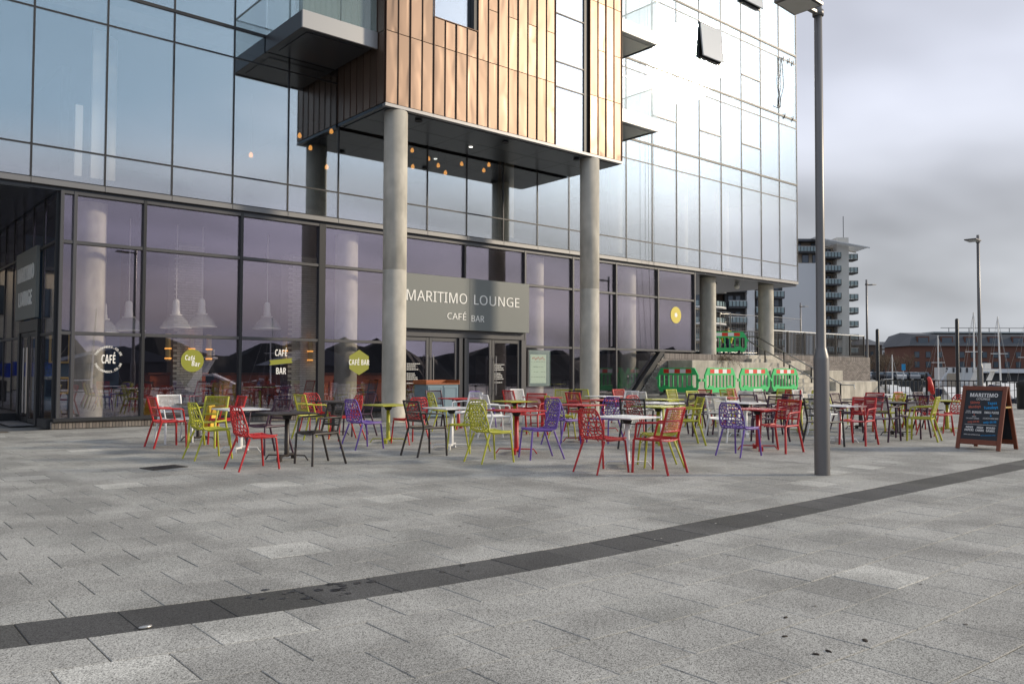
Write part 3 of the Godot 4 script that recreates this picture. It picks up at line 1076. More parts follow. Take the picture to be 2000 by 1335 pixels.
func build_interior():
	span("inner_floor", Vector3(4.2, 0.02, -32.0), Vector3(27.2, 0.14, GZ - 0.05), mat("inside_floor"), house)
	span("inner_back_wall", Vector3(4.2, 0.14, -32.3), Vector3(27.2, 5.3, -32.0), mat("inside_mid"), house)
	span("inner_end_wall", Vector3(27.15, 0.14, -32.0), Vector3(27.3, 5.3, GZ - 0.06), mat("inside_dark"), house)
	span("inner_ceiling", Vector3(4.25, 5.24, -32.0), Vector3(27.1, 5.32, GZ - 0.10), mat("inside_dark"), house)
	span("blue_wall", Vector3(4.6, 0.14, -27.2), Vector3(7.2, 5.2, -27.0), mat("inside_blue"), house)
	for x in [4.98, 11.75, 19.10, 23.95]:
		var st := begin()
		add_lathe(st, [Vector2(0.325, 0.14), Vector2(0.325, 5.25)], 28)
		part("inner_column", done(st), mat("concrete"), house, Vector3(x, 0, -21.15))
	# white brick piers
	for q in [[8.48, 9.38], [12.25, 13.35]]:
		var pier := holder("brick_pier", house)
		span("pier_core", Vector3(q[0] + 0.01, 0.14, -26.6), Vector3(q[1] - 0.01, 5.24, -26.01), mat("mortar"), pier)
		var st := begin()
		var n := int((q[1] - q[0]) / 0.225)
		var bw: float = (q[1] - q[0]) / n
		for r in 64:
			for i in n:
				var t := rng.randf_range(0.85, 1.05)
				st.set_color(Color(0.74 * t, 0.74 * t, 0.68 * t))
				var sh := bw * 0.5 if r % 2 else 0.0
				var w := bw - 0.012
				var cx: float = q[0] + bw * (i + 0.5) + sh
				if sh > 0 and i == n - 1:
					cx = q[1] - bw * 0.25
					w = bw * 0.5 - 0.012
				add_box(st, Vector3(cx, 0.18 + 0.079 * r, -26.0), Vector3(w, 0.067, 0.03))
		part("pier_bricks", done(st), mat("brick"), pier).set_meta("kind", "stuff")
	# panelled orange counters
	var cn := 0
	for q in [[7.9, 9.6, -26.3], [10.4, 17.4, -27.2]]:
		var bar := thing("bar_counter", ["orange panelled fireplace counter in front of the left white brick pier", "long orange panelled bar counter inside behind the entrance"][cn], "counter")
		cn += 1
		span("counter_body", Vector3(q[0], 0.14, q[2] - 0.5), Vector3(q[1], 1.16, q[2]), mat("orange_panel"), bar)
		span("counter_top", Vector3(q[0] - 0.08, 1.165, q[2] - 0.55), Vector3(q[1] + 0.08, 1.23, q[2] + 0.08), mat("red_wood"), bar, 0.01)
		var x: float = q[0] + 0.08
		while x < q[1] - 0.4:
			var st := begin()
			add_box(st, Vector3(0.4, 0.9, 0), Vector3(0.72, 0.06, 0.03))
			add_box(st, Vector3(0.4, 0.3, 0), Vector3(0.72, 0.06, 0.03))
			add_box(st, Vector3(0.07, 0.6, 0), Vector3(0.06, 0.538, 0.03))
			add_box(st, Vector3(0.73, 0.6, 0), Vector3(0.06, 0.538, 0.03))
			part("counter_panel", done(st), mat("orange_panel"), bar, Vector3(x, 0.05, q[2] + 0.016))
			x += 0.82
	# glass and metal pendant lamps
	var labs := ["second industrial glass pendant lamp from the left, above the CAFÉ sticker", "leftmost industrial glass pendant lamp, beside the inner column", "industrial pendant lamp left of the white brick pier", "industrial pendant lamp in front of the white brick pier", "industrial pendant lamp above the ribbon sticker"]
	var ln := 0
	for q in [[6.21, 2.33], [5.60, 2.25], [7.40, 2.44], [8.08, 2.50], [9.95, 2.51]]:
		var lamp := thing("pendant_lamp", labs[ln], "pendant lamp", Vector3(q[0], q[1], -22.5), 0.0, "industrial pendant lamps inside the cafe window")
		ln += 1
		var st := begin()
		add_lathe(st, [Vector2(0.39, 0.0), Vector2(0.385, 0.02), Vector2(0.30, 0.17), Vector2(0.20, 0.29), Vector2(0.13, 0.34)], 24)
		part("glass_shade", done(st), mat("lamp_glass"), lamp)
		st = begin()
		add_tube(st, ring_points(0.392, 0.0, 28), 0.014, 5, true)
		add_tube(st, ring_points(0.14, 0.345, 20), 0.02, 5, true)
		part("shade_rim", done(st), mat("white_paint"), lamp)
		st = begin()
		add_lathe(st, [Vector2(0.0, 0.33), Vector2(0.12, 0.34), Vector2(0.10, 0.40), Vector2(0.105, 0.44), Vector2(0.09, 0.48), Vector2(0.095, 0.52), Vector2(0.085, 0.56), Vector2(0.09, 0.60), Vector2(0.08, 0.72), Vector2(0.05, 0.76), Vector2(0.0, 0.77)], 18)
		part("lamp_neck", done(st), mat("white_paint"), lamp)
		st = begin()
		add_tube(st, [Vector3(0, 0.75, 0), Vector3(0, 5.22 - q[1], 0)], 0.010, 6)
		part("cord", done(st), mat("white_paint"), lamp)
	# amber bulbs of the upper floor
	var bn := 0
	var bulb_spot := ["highest at the left corner of the copper box", "just inside the left corner of the copper box", "below the left corner of the copper box", "in the dark mirrored column left of the first column", "upper of two just right of the first column", "second right of the first column", "third right of the first column, the brightest", "lower of two just right of the first column", "fourth right of the first column, low", "middle of the glass under the copper box", "lower of two left of the second column", "upper of two left of the second column", "alone in the glass far left of the copper box"]
	for q in [[11.37, 8.60], [12.46, 8.94], [11.74, 8.28], [12.31, 7.77], [15.54, 8.88], [16.22, 8.71], [16.64, 8.54], [15.57, 8.32], [16.95, 8.33], [17.67, 8.77], [18.69, 8.70], [18.93, 8.95], [9.82, 7.72]]:
		var o := thing("bulb_lamp", "amber bulb behind first floor glass, " + bulb_spot[bn], "lamp", Vector3(q[0], q[1], -23.5), 0.0, "amber bulbs hanging behind the first floor glass")
		bn += 1
		var st := begin()
		add_lathe(st, [Vector2(0.0, -0.075), Vector2(0.05, -0.055), Vector2(0.062, 0.0), Vector2(0.045, 0.055), Vector2(0.02, 0.09)], 12)
		part("bulb", done(st), mat("warm_bulb"), o)
		st = begin()
		add_tube(st, [Vector3(0, 0.09, 0), Vector3(0, 9.54 - q[1], 0)], 0.008, 5)
		part("cord", done(st), mat("black"), o)
	# wall lamps on the piers
	var wn := 0
	for q in [[8.30, -25.9], [9.0, -25.85], [9.55, -25.9], [12.1, -25.9], [13.0, -25.85]]:
		var o := thing("wall_lamp", ["amber tube lamp at the left edge of the left white brick pier", "amber tube lamp on the face of the left white brick pier", "amber tube lamp at the right edge of the left white brick pier", "amber tube lamp at the left edge of the right white brick pier", "amber tube lamp on the face of the right white brick pier"][wn], "wall lamp", Vector3(q[0], 1.95, q[1]))
		wn += 1
		var st := begin()
		for y in [-0.28, 0.02, 0.40]:
			add_lathe(st, [Vector2(0.0, y - 0.025), Vector2(0.10, y - 0.02), Vector2(0.10, y + 0.02), Vector2(0.0, y + 0.025)], 14)
		part("glow_ring", done(st), mat("warm_bulb"), o)
		st = begin()
		add_lathe(st, [Vector2(0.085, -0.35), Vector2(0.085, 0.48)], 14)
		part("tube", done(st), mat("brass"), o)
	# pictures
	var pn := 0
	for q in [[5.55, 1.95, -26.95, 0.5, 0.9], [6.35, 1.9, -26.95, 0.8, 0.8], [5.6, 0.85, -26.9, 0.4, 0.5]]:
		var o := thing("picture_frame", ["tall pale picture frame on the blue wall, behind the CAFÉ sticker", "square gold picture frame on the blue wall", "small pale picture frame low on the blue wall"][pn], "picture", Vector3(q[0], q[1], q[2]))
		pn += 1
		var st := begin()
		add_box(st, Vector3(-q[3] * 0.5, 0, 0), Vector3(0.06, q[4], 0.04))
		add_box(st, Vector3(q[3] * 0.5, 0, 0), Vector3(0.06, q[4], 0.04))
		add_box(st, Vector3(0, q[4] * 0.5 - 0.03, 0), Vector3(q[3] - 0.06, 0.06, 0.04))
		add_box(st, Vector3(0, -q[4] * 0.5 + 0.03, 0), Vector3(q[3] - 0.06, 0.06, 0.04))
		part("frame", done(st), mat("brass"), o)
		bx("canvas", Vector3(q[3] - 0.06, q[4] - 0.12, 0.01), Vector3(0, 0, -0.012), mat("inside_dark"), o)
	# a few seats and tables just inside
	var sn := 0
	for q in [[5.9, -22.6, "brown"], [7.6, -23.4, "plum"], [9.9, -22.8, "lime"], [11.2, -23.8, "brown"], [14.0, -24.6, "plum"], [19.7, -23.2, "brown"], [21.6, -22.8, "lime"]]:
		table(["dark table inside the leftmost big window", "plum table inside under the round lime sticker", "lime table inside under the ribbon sticker", "dark table inside beside the bar", "plum table inside behind the doors", "dark table inside behind the menu case", "lime table inside near the sloping frame"][sn], q[2], q[0], q[1], 3.0 * sn, 0.14)
		chair(["dark chair at the table inside the leftmost window", "red chair at the plum table inside", "dark chair at the lime table inside under the ribbon sticker", "red chair inside beside the bar", "dark chair inside behind the doors", "red chair inside behind the menu case", "dark chair inside near the sloping frame"][sn], "S", "red" if sn % 2 else "brown", q[0] + 0.65, q[1] - 0.2, -80.0, 0.14)
		sn += 1


func ring_points(r: float, y: float, n: int) -> Array:
	var a := []
	for i in n:
		a.append(Vector3(cos(TAU * i / n) * r, y, sin(TAU * i / n) * r))
	return a


# ---------------------------------------------------------------- raised terrace, steps, barriers

func brickwork(p: Node, o: Vector3, along: Vector3, out: Vector3, poly: Array):
	# «poly» is the wall's outline as (distance along, height)
	var pk := PackedVector2Array(poly)
	var b := Basis(along, UP, along.cross(UP))
	var lo := pk[0]
	var hi := pk[0]
	for q in pk:
		lo = lo.min(q)
		hi = hi.max(q)
	var st := begin()
	var r := 0
	var y := lo.y
	var bb := Basis(along, UP, out)
	while y < hi.y - 0.03:
		var soldier := y > hi.y - 0.23
		var w := 0.075 if soldier else 0.225
		var hh := 0.215 if soldier else 0.066
		var x := lo.x - (w * 0.5 if r % 2 and not soldier else 0.0)
		while x < hi.x:
			var a := maxf(x, lo.x)
			var c := minf(x + w - 0.010, hi.x)
			if c - a > 0.03 and Geometry2D.is_point_in_polygon(Vector2((a + c) * 0.5, y + hh * 0.5), pk):
				var t := rng.randf_range(0.72, 1.28)
				st.set_color(Color(0.215 * t, 0.19 * t, 0.175 * t))
				add_box(st, o + along * (a + c) * 0.5 + UP * (y + hh * 0.5) + out * rng.randf_range(0.006, 0.012), Vector3(c - a, hh, 0.03), bb)
			x += w
		y += hh + 0.010
		r += 1
	part("bricks", done(st), mat("brick"), p).set_meta("kind", "stuff")


func build_terrace():
	var t := thing("raised_terrace", "brick and concrete raised terrace with steps at the right end of the glass building", "terrace")
	var pc := mat("pale_concrete")
	var h := 2.06
	span("terrace_core", Vector3(25.0, 0.0, -36.0), Vector3(42.9, h - 0.05, -20.9), mat("mortar"), t)
	span("terrace_paving", Vector3(25.0, h - 0.05, -36.0), Vector3(42.95, h, -20.86), mat("far_paving"), t)
	# brick walls
	var st := begin()
	add_prism(st, [Vector2(23.32, 0.0), Vector2(30.9, 0.0), Vector2(30.9, 1.99), Vector2(25.25, 1.99)], 0.3, Transform3D(Basis(), Vector3(0, 0, -20.70)))
	var lw := holder("left_brick_wall", t)
	part("wall_core", done(st), mat("mortar"), lw)
	brickwork(lw, Vector3(0, 0, -20.40), Vector3.RIGHT, Vector3(0, 0, 1), [Vector2(23.34, 0.0), Vector2(30.9, 0.0), Vector2(30.9, 2.02), Vector2(25.28, 2.02)])
	var rw := holder("right_brick_wall", t)
	span("wall_core", Vector3(34.5, 0.0, -21.1), Vector3(42.9, h - 0.06, -20.84), mat("mortar"), rw)
	brickwork(rw, Vector3(0, 0, -20.84), Vector3.RIGHT, Vector3(0, 0, 1), [Vector2(33.4, 0.0), Vector2(42.9, 0.0), Vector2(42.9, h), Vector2(33.4, h)])
	brickwork(rw, Vector3(42.9, 0, 0), Vector3(0, 0, -1), Vector3(1, 0, 0), [Vector2(20.86, 0.0), Vector2(30.0, 0.0), Vector2(30.0, h), Vector2(20.86, h)])
	# concrete ledge for sitting, and the block behind it
	span("seat_ledge", Vector3(23.75, 0.0, -20.36), Vector3(30.7, 0.46, -17.35), pc, t, 0.02)
	span("concrete_block", Vector3(25.4, 0.462, -20.355), Vector3(28.3, 1.76, -19.2), pc, t, 0.015)
	span("concrete_block", Vector3(28.31, 0.462, -20.35), Vector3(30.7, 1.72, -19.25), pc, t, 0.015)
	# steps
	for i in 12:
		var y := 0.172 * (i + 1)
		var z := -17.0 - 0.31 * i
		span("step", Vector3(30.75, y - 0.172 + 0.001, -20.9), Vector3(33.35, y, z), pc, t, 0.008)
	# stepped flank at the right of the steps
	span("flank_block", Vector3(33.36, 0.0, -20.8), Vector3(37.2, 0.92, -17.7), pc, t, 0.015)
	span("flank_block", Vector3(33.36, 0.925, -20.8), Vector3(36.1, 1.40, -18.8), pc, t, 0.015)
	span("flank_block", Vector3(33.36, 1.405, -20.8), Vector3(34.6, 1.82, -19.8), pc, t, 0.015)
	# columns under the overhang
	for x in [29.15, 33.60]:
		st = begin()
		add_lathe(st, [Vector2(0.345, h), Vector2(0.345, 5.335)], 30)
		part("column", done(st), mat("concrete"), house, Vector3(x, 0, -21.2))
	for q in [[30.3, -23.4], [31.0, -22.2], [31.9, -24.6], [33.0, -25.6]]:
		st = begin()
		add_lathe(st, [Vector2(0.0, 0.0), Vector2(0.13, 0.0), Vector2(0.13, -0.05), Vector2(0.0, -0.05)], 14)
		part("soffit_light", done(st), mat("black"), house, Vector3(q[0], 5.325, q[1]))
	var cam := begin()
	add_lathe(cam, [Vector2(0.07, 0.0), Vector2(0.07, -0.05), Vector2(0.13, -0.06), Vector2(0.13, -0.14), Vector2(0.10, -0.22), Vector2(0.0, -0.26)], 16)
	tag(part("dome_camera", done(cam), mat("white_paint"), self, Vector3(31.9, 5.325, -21.6)), "white dome security camera under the right end of the overhang", "security camera")
	# handrails
	var rn := 0
	for q in [[31.55, -21.2, -17.55, 0.96], [32.5, -21.0, -16.95, 0.80]]:
		var hr := thing("stair_handrail", ["left sloping steel handrail of the terrace steps", "right sloping steel handrail of the terrace steps"][rn], "handrail")
		rn += 1
		st = begin()
		add_tube(st, [Vector3(q[0], 2.93, q[1] - 0.5), Vector3(q[0], 2.92, q[1]), Vector3(q[0], q[3], q[2]), Vector3(q[0], q[3], q[2] + 0.5), Vector3(q[0], q[3] - 0.16, q[2] + 0.52)], 0.028, 8)
		part("rail", done(st), mat("steel"), hr)
		for k in 4:
			var f := 0.02 + 0.32 * k
			var z := lerpf(q[1], q[2], f)
			var top := lerpf(2.92, q[3], f)
			var base := clampf(0.172 * (floorf((-17.0 - z) / 0.31) + 1), 0.0, 2.06)
			bx("post", Vector3(0.05, top - base, 0.05), Vector3(q[0], (top + base) * 0.5, z), mat("black"), hr)
	barriers()
	terrace_fences()
	# dry twigs on the concrete block
	st = begin()
	for i in 46:
		var a := rng.randf() * TAU
		var l := rng.randf_range(0.25, 0.75)
		var p0 := Vector3(rng.randf_range(-0.35, 0.35), rng.randf_range(0, 0.06), rng.randf_range(-0.2, 0.2))
		var p1 := p0 + Vector3(cos(a) * l * 0.6, rng.randf_range(0.05, 0.28), sin(a) * 0.2)
		add_tube(st, [p0, p1, p1 + Vector3(cos(a) * l * 0.4, -rng.randf_range(0.1, 0.5), 0.15)], 0.007, 3)
	tag(part("dry_creeper", done(st), mat("twig", 0.16, 0.12, 0.08, 0.9), self, Vector3(27.6, 1.76, -19.25)), "tangle of dry creeper hanging over the concrete block behind the barriers", "plant")


func make_barrier(called_label: String, at: Vector3, yaw: float, group: String) -> Node3D:
	var b := thing("plastic_barrier", called_label, "barrier", at, yaw, group)
	var g := mat("barrier_green")
	if not cache.has("barrier_panel"):
		var st := begin()
		var w := 0.97
		add_prism(st, [Vector2(-w, 0.74), Vector2(-w + 0.17, 1.0), Vector2(w - 0.17, 1.0), Vector2(w, 0.74)], 0.05, Transform3D(Basis(), Vector3(0, 0, -0.025)))
		add_prism(st, [Vector2(-w, 0.30), Vector2(-w + 0.14, 0.12), Vector2(w - 0.14, 0.12), Vector2(w, 0.30)], 0.05, Transform3D(Basis(), Vector3(0, 0, -0.025)))
		add_box(st, Vector3(-w + 0.045, 0.52, 0), Vector3(0.09, 0.44, 0.05))
		add_box(st, Vector3(w - 0.045, 0.52, 0), Vector3(0.09, 0.44, 0.05))
		add_box(st, Vector3(-w - 0.05, 0.56, 0), Vector3(0.10, 0.10, 0.05))
		add_box(st, Vector3(w + 0.04, 0.62, 0), Vector3(0.08, 0.08, 0.05))
		add_box(st, Vector3(-0.60, 0.33, 0), Vector3(0.26, 0.06, 0.05))
		add_box(st, Vector3(0.60, 0.33, 0), Vector3(0.26, 0.06, 0.05))
		cache["barrier_panel"] = done(st)
		st = begin()
		add_cbox(st, Vector3(0, 0.52, 0), Vector3(0.05, 0.439, 0.045), 0.008)
		cache["barrier_bar"] = done(st)
		st = begin()
		add_prism(st, [Vector2(-0.24, 0.0), Vector2(0.24, 0.0), Vector2(0.20, 0.05), Vector2(0.035, 0.09), Vector2(0.028, 0.19), Vector2(-0.028, 0.19), Vector2(-0.035, 0.09), Vector2(-0.20, 0.05)], 0.11, Transform3D(Basis(Vector3(0, 0, 1), UP, Vector3(-1, 0, 0)), Vector3(0.055, 0, 0)))
		cache["barrier_foot"] = done(st)
	part("panel", cache["barrier_panel"], g, b)
	for i in 7:
		part("bar", cache["barrier_bar"], g, b, Vector3(-0.66 + 0.22 * i, 0, 0))
	for i in 5:
		bx("reflective_tape", Vector3(0.26, 0.15, 0.056), Vector3(-0.53 + 0.265 * i, 0.88, 0), mat("tape_red" if i % 2 == 0 else "tape_white"), b)
	for x in [-0.62, 0.62]:
		part("foot", cache["barrier_foot"], mat("rubber"), b, Vector3(x, 0.0, 0))
	return b


func barriers():
	var g := "green plastic barriers on the concrete ledge"
	make_barrier("dark shaded green barrier turned side on, leftmost on the concrete ledge", Vector3(23.95, 0.462, -18.75), 86.0, g)
	make_barrier("bright green barrier next to the shaded one, second along the ledge", Vector3(25.08, 0.462, -17.72), 2.0, g)
	make_barrier("bright green barrier in the middle of the ledge, third along", Vector3(27.25, 0.462, -17.70), -1.0, g)
	make_barrier("bright green barrier at the right end of the ledge, by the handrail", Vector3(29.40, 0.462, -17.72), 1.0, g)
	make_barrier("green barrier up on the terrace between the two columns", Vector3(30.15, 2.065, -21.05), -38.0, g)


func fence_run(p: Node, a: Vector3, b: Vector3, high: float, gap: float, top_mat: Material, bar_mat: Material):
	var d := b - a
	var l := d.length()
	var u := d / l
	var yaw := rad_to_deg(atan2(-u.z, u.x))
	var n := int(l / gap)
	for i in n + 1:
		var at := a + u * (gap * i)
		var post := i % 12 == 0
		bx("fence_post" if post else "fence_bar", Vector3(0.06, high - 0.02, 0.06) if post else Vector3(0.026, high - 0.14, 0.026), at + UP * ((high - 0.02) * 0.5 if post else (high + 0.06) * 0.5), bar_mat, p)
	for y in [0.10, high - 0.03]:
		bx("fence_rail", Vector3(snappedf(l, 0.01), 0.045, 0.06), a + d * 0.5 + UP * y, top_mat if y > 0.5 else bar_mat, p, 0.0, Vector3(0, yaw, 0))


func terrace_fences():
	var f := thing("terrace_fence", "black barred fence with a white top rail on the brick terrace", "fence")
	fence_run(f, Vector3(33.6, 2.06, -21.0), Vector3(42.6, 2.06, -21.0), 1.22, 0.125, mat("white_paint"), mat("black"))
	var f2 := thing("rear_terrace_fence", "dark barred fence at the back of the brick terrace", "fence")
	fence_run(f2, Vector3(34.0, 2.06, -25.5), Vector3(46.0, 2.06, -25.5), 1.5, 0.16, mat("black"), mat("black"))
	# temporary wire fence panels standing on the terrace
	var n := 0
	for q in [[31.5, -22.6, 8.0], [34.8, -23.2, -6.0], [38.2, -23.0, 4.0]]:
		var w := thing("mesh_fence_panel", ["temporary wire fence panel behind the left handrail", "temporary wire fence panel in front of the white tower wall", "temporary wire fence panel at the right, in front of the tower balconies"][n], "fence panel", Vector3(q[0], 2.06, q[1]), q[2])
		n += 1
		var st := begin()
		add_tube(st, [Vector3(-1.7, 0, 0), Vector3(-1.7, 2.05, 0), Vector3(1.7, 2.05, 0), Vector3(1.7, 0, 0)], 0.022, 6)
		add_tube(st, [Vector3(-1.7, 0.2, 0), Vector3(1.7, 0.2, 0)], 0.018, 6)
		part("frame", done(st), mat("steel"), w)
		st = begin()
		for i in 27:
			add_tube(st, [Vector3(-1.65 + 0.127 * i, 0.2, 0), Vector3(-1.65 + 0.127 * i, 2.05, 0)], 0.003, 3)
		for i in 7:
			add_tube(st, [Vector3(-1.7, 0.3 + 0.27 * i, 0.004), Vector3(1.7, 0.3 + 0.27 * i, 0.004)], 0.003, 3)
		part("wire", done(st), mat("steel"), w)
		for s in [-1.0, 1.0]:
			bx("block_foot", Vector3(0.25, 0.14, 0.6), Vector3(1.7 * s, 0.07, 0), mat("rubber"), w, 0.02)
	worker(Vector3(31.75, 2.065, -22.1), -50.0)


func worker(at: Vector3, yaw: float):
	var p := thing("person", "person in a yellow high visibility jacket bending behind the green terrace barrier", "person", at, yaw)
	# one continuous skin from smooth joined capsules: bent forward at the hips, knees slightly bent
	var bones := [
		[Vector3(-0.10, 0.09, 0.02), 0.055, Vector3(-0.10, 0.46, 0.06), 0.065], [Vector3(0.10, 0.09, 0.02), 0.055, Vector3(0.10, 0.46, 0.06), 0.065],
		[Vector3(-0.10, 0.46, 0.06), 0.07, Vector3(-0.09, 0.84, -0.06), 0.10], [Vector3(0.10, 0.46, 0.06), 0.07, Vector3(0.09, 0.84, -0.06), 0.10],
		[Vector3(-0.10, 0.05, 0.0), 0.05, Vector3(-0.10, 0.05, 0.17), 0.04], [Vector3(0.10, 0.05, 0.0), 0.05, Vector3(0.10, 0.05, 0.17), 0.04],
		[Vector3(0, 0.84, -0.10), 0.145, Vector3(0, 0.96, 0.10), 0.15], [Vector3(0, 0.96, 0.10), 0.15, Vector3(0, 1.02, 0.30), 0.15],
		[Vector3(-0.17, 1.03, 0.33), 0.075, Vector3(-0.22, 0.76, 0.38), 0.055], [Vector3(0.17, 1.03, 0.33), 0.075, Vector3(0.22, 0.76, 0.38), 0.055],
		[Vector3(-0.22, 0.76, 0.38), 0.052, Vector3(-0.16, 0.52, 0.46), 0.04], [Vector3(0.22, 0.76, 0.38), 0.052, Vector3(0.16, 0.52, 0.46), 0.04],
		[Vector3(-0.16, 0.52, 0.46), 0.04, Vector3(-0.15, 0.44, 0.49), 0.035], [Vector3(0.16, 0.52, 0.46), 0.04, Vector3(0.15, 0.44, 0.49), 0.035],
		[Vector3(0, 1.08, 0.38), 0.06, Vector3(0, 1.13, 0.45), 0.055], [Vector3(0, 1.16, 0.52), 0.095, Vector3(0, 1.21, 0.55), 0.09],
	]
	part("body", skin(bones, 0.035), mat("painted"), p)


func skin_distance(v: Vector3, bones: Array) -> float:
	var s := 0.0
	for b in bones:
		var a: Vector3 = b[0]
		var d: Vector3 = b[2] - a
		var t := clampf((v - a).dot(d) / d.length_squared(), 0, 1)
		var e: float = (v - a - d * t).length() - lerpf(b[1], b[3], t)
		s += exp(-e * 45.0)
	return -log(maxf(s, 1e-30)) / 45.0


func skin(bones: Array, cell: float) -> ArrayMesh:
	var lo := Vector3(1e9, 1e9, 1e9)
	var hi := -lo
	for b in bones:
		for k in [0, 2]:
			lo = lo.min(b[k] - Vector3.ONE * 0.24)
			hi = hi.max(b[k] + Vector3.ONE * 0.24)
	var n := Vector3i((hi - lo) / cell) + Vector3i.ONE
	var f := PackedFloat32Array()
	f.resize(n.x * n.y * n.z)
	for z in n.z:
		for y in n.y:
			for x in n.x:
				f[(z * n.y + y) * n.x + x] = skin_distance(lo + Vector3(x, y, z) * cell, bones)
	var at := {}
	for z in n.z - 1:
		for y in n.y - 1:
			for x in n.x - 1:
				var sum := Vector3.ZERO
				var m := 0
				for e in [[0, 1], [2, 3], [4, 5], [6, 7], [0, 2], [1, 3], [4, 6], [5, 7], [0, 4], [1, 5], [2, 6], [3, 7]]:
					var pa := Vector3i(x + (e[0] & 1), y + ((e[0] >> 1) & 1), z + (e[0] >> 2))
					var pb := Vector3i(x + (e[1] & 1), y + ((e[1] >> 1) & 1), z + (e[1] >> 2))
					var va := f[(pa.z * n.y + pa.y) * n.x + pa.x]
					var vb := f[(pb.z * n.y + pb.y) * n.x + pb.x]
					if (va < 0) != (vb < 0):
						sum += Vector3(pa).lerp(Vector3(pb), va / (va - vb))
						m += 1
				if m:
					at[Vector3i(x, y, z)] = lo + sum / m * cell
	var st := begin()
	st.set_smooth_group(1)
	for key in at:
		var c: Vector3i = key
		for ax in 3:
			var i := (ax + 1) % 3
			var j := (ax + 2) % 3
			var q := c
			q[ax] += 1
			var va := f[(c.z * n.y + c.y) * n.x + c.x]
			var vb := f[(q.z * n.y + q.y) * n.x + q.x]
			if (va < 0) == (vb < 0):
				continue
			var c1 := c
			c1[i] -= 1
			var c2 := c1
			c2[j] -= 1
			var c3 := c
			c3[j] -= 1
			if at.has(c1) and at.has(c2) and at.has(c3):
				var out := Vector3.ZERO
				out[ax] = 1.0 if va < 0 else -1.0
				var mid: Vector3 = at[c]
				var col := Color(0.03, 0.04, 0.09)
				if mid.y > 0.80 or (mid.z > 0.25 and mid.y > 0.56):
					col = Color(0.55, 0.60, 0.03)
				if mid.z > 0.45 and mid.y > 1.05:
					col = Color(0.42, 0.26, 0.18)
				if mid.y > 1.21 and mid.z > 0.44:
					col = Color(0.05, 0.03, 0.02)
				if mid.y < 0.12:
					col = Color(0.02, 0.02, 0.02)
				st.set_color(col)
				face(st, [at[c], at[c1], at[c2], at[c3]], out)
	return done(st)


# ---------------------------------------------------------------- far buildings

func far_windows(p: Node, rects: Array, z: float, m: Material):
	for q in rects:
		var w := holder("window", p)
		span("window_frame", Vector3(q[0] - q[2] * 0.5, q[1], z), Vector3(q[0] + q[2] * 0.5, q[1] + q[3], z + 0.08), m, w)
		span("pane", Vector3(q[0] - q[2] * 0.5 + 0.10, q[1] + 0.10, z + 0.083), Vector3(q[0] + q[2] * 0.5 - 0.10, q[1] + q[3] - 0.10, z + 0.10), mat("far_pane"), w)


func tower_balcony(p: Node, x0: float, x1: float, y: float, z0: float, z1: float):
	var b := holder("balcony", p)
	span("balcony_slab", Vector3(x0, y, z0), Vector3(x1, y + 0.28, z1), mat("far_dark"), b)
	span("rail_glass", Vector3(x0 + 0.05, y + 0.35, z1 - 0.06), Vector3(x1 - 0.05, y + 1.25, z1 - 0.03), mat("far_rail"), b)
	span("rail_glass", Vector3(x1 - 0.06, y + 0.35, z0), Vector3(x1 - 0.03, y + 1.25, z1 - 0.07), mat("far_rail"), b)
	span("rail_top", Vector3(x0, y + 1.26, z1 - 0.1), Vector3(x1, y + 1.34, z1), mat("far_light"), b)
	var n := int((x1 - x0) / 0.62)
	for i in n + 1:
		bx("rail_post", Vector3(0.09, 1.0, 0.09), Vector3(lerpf(x0 + 0.05, x1 - 0.05, float(i) / n), y + 0.76, z1), mat("far_dark"), b)


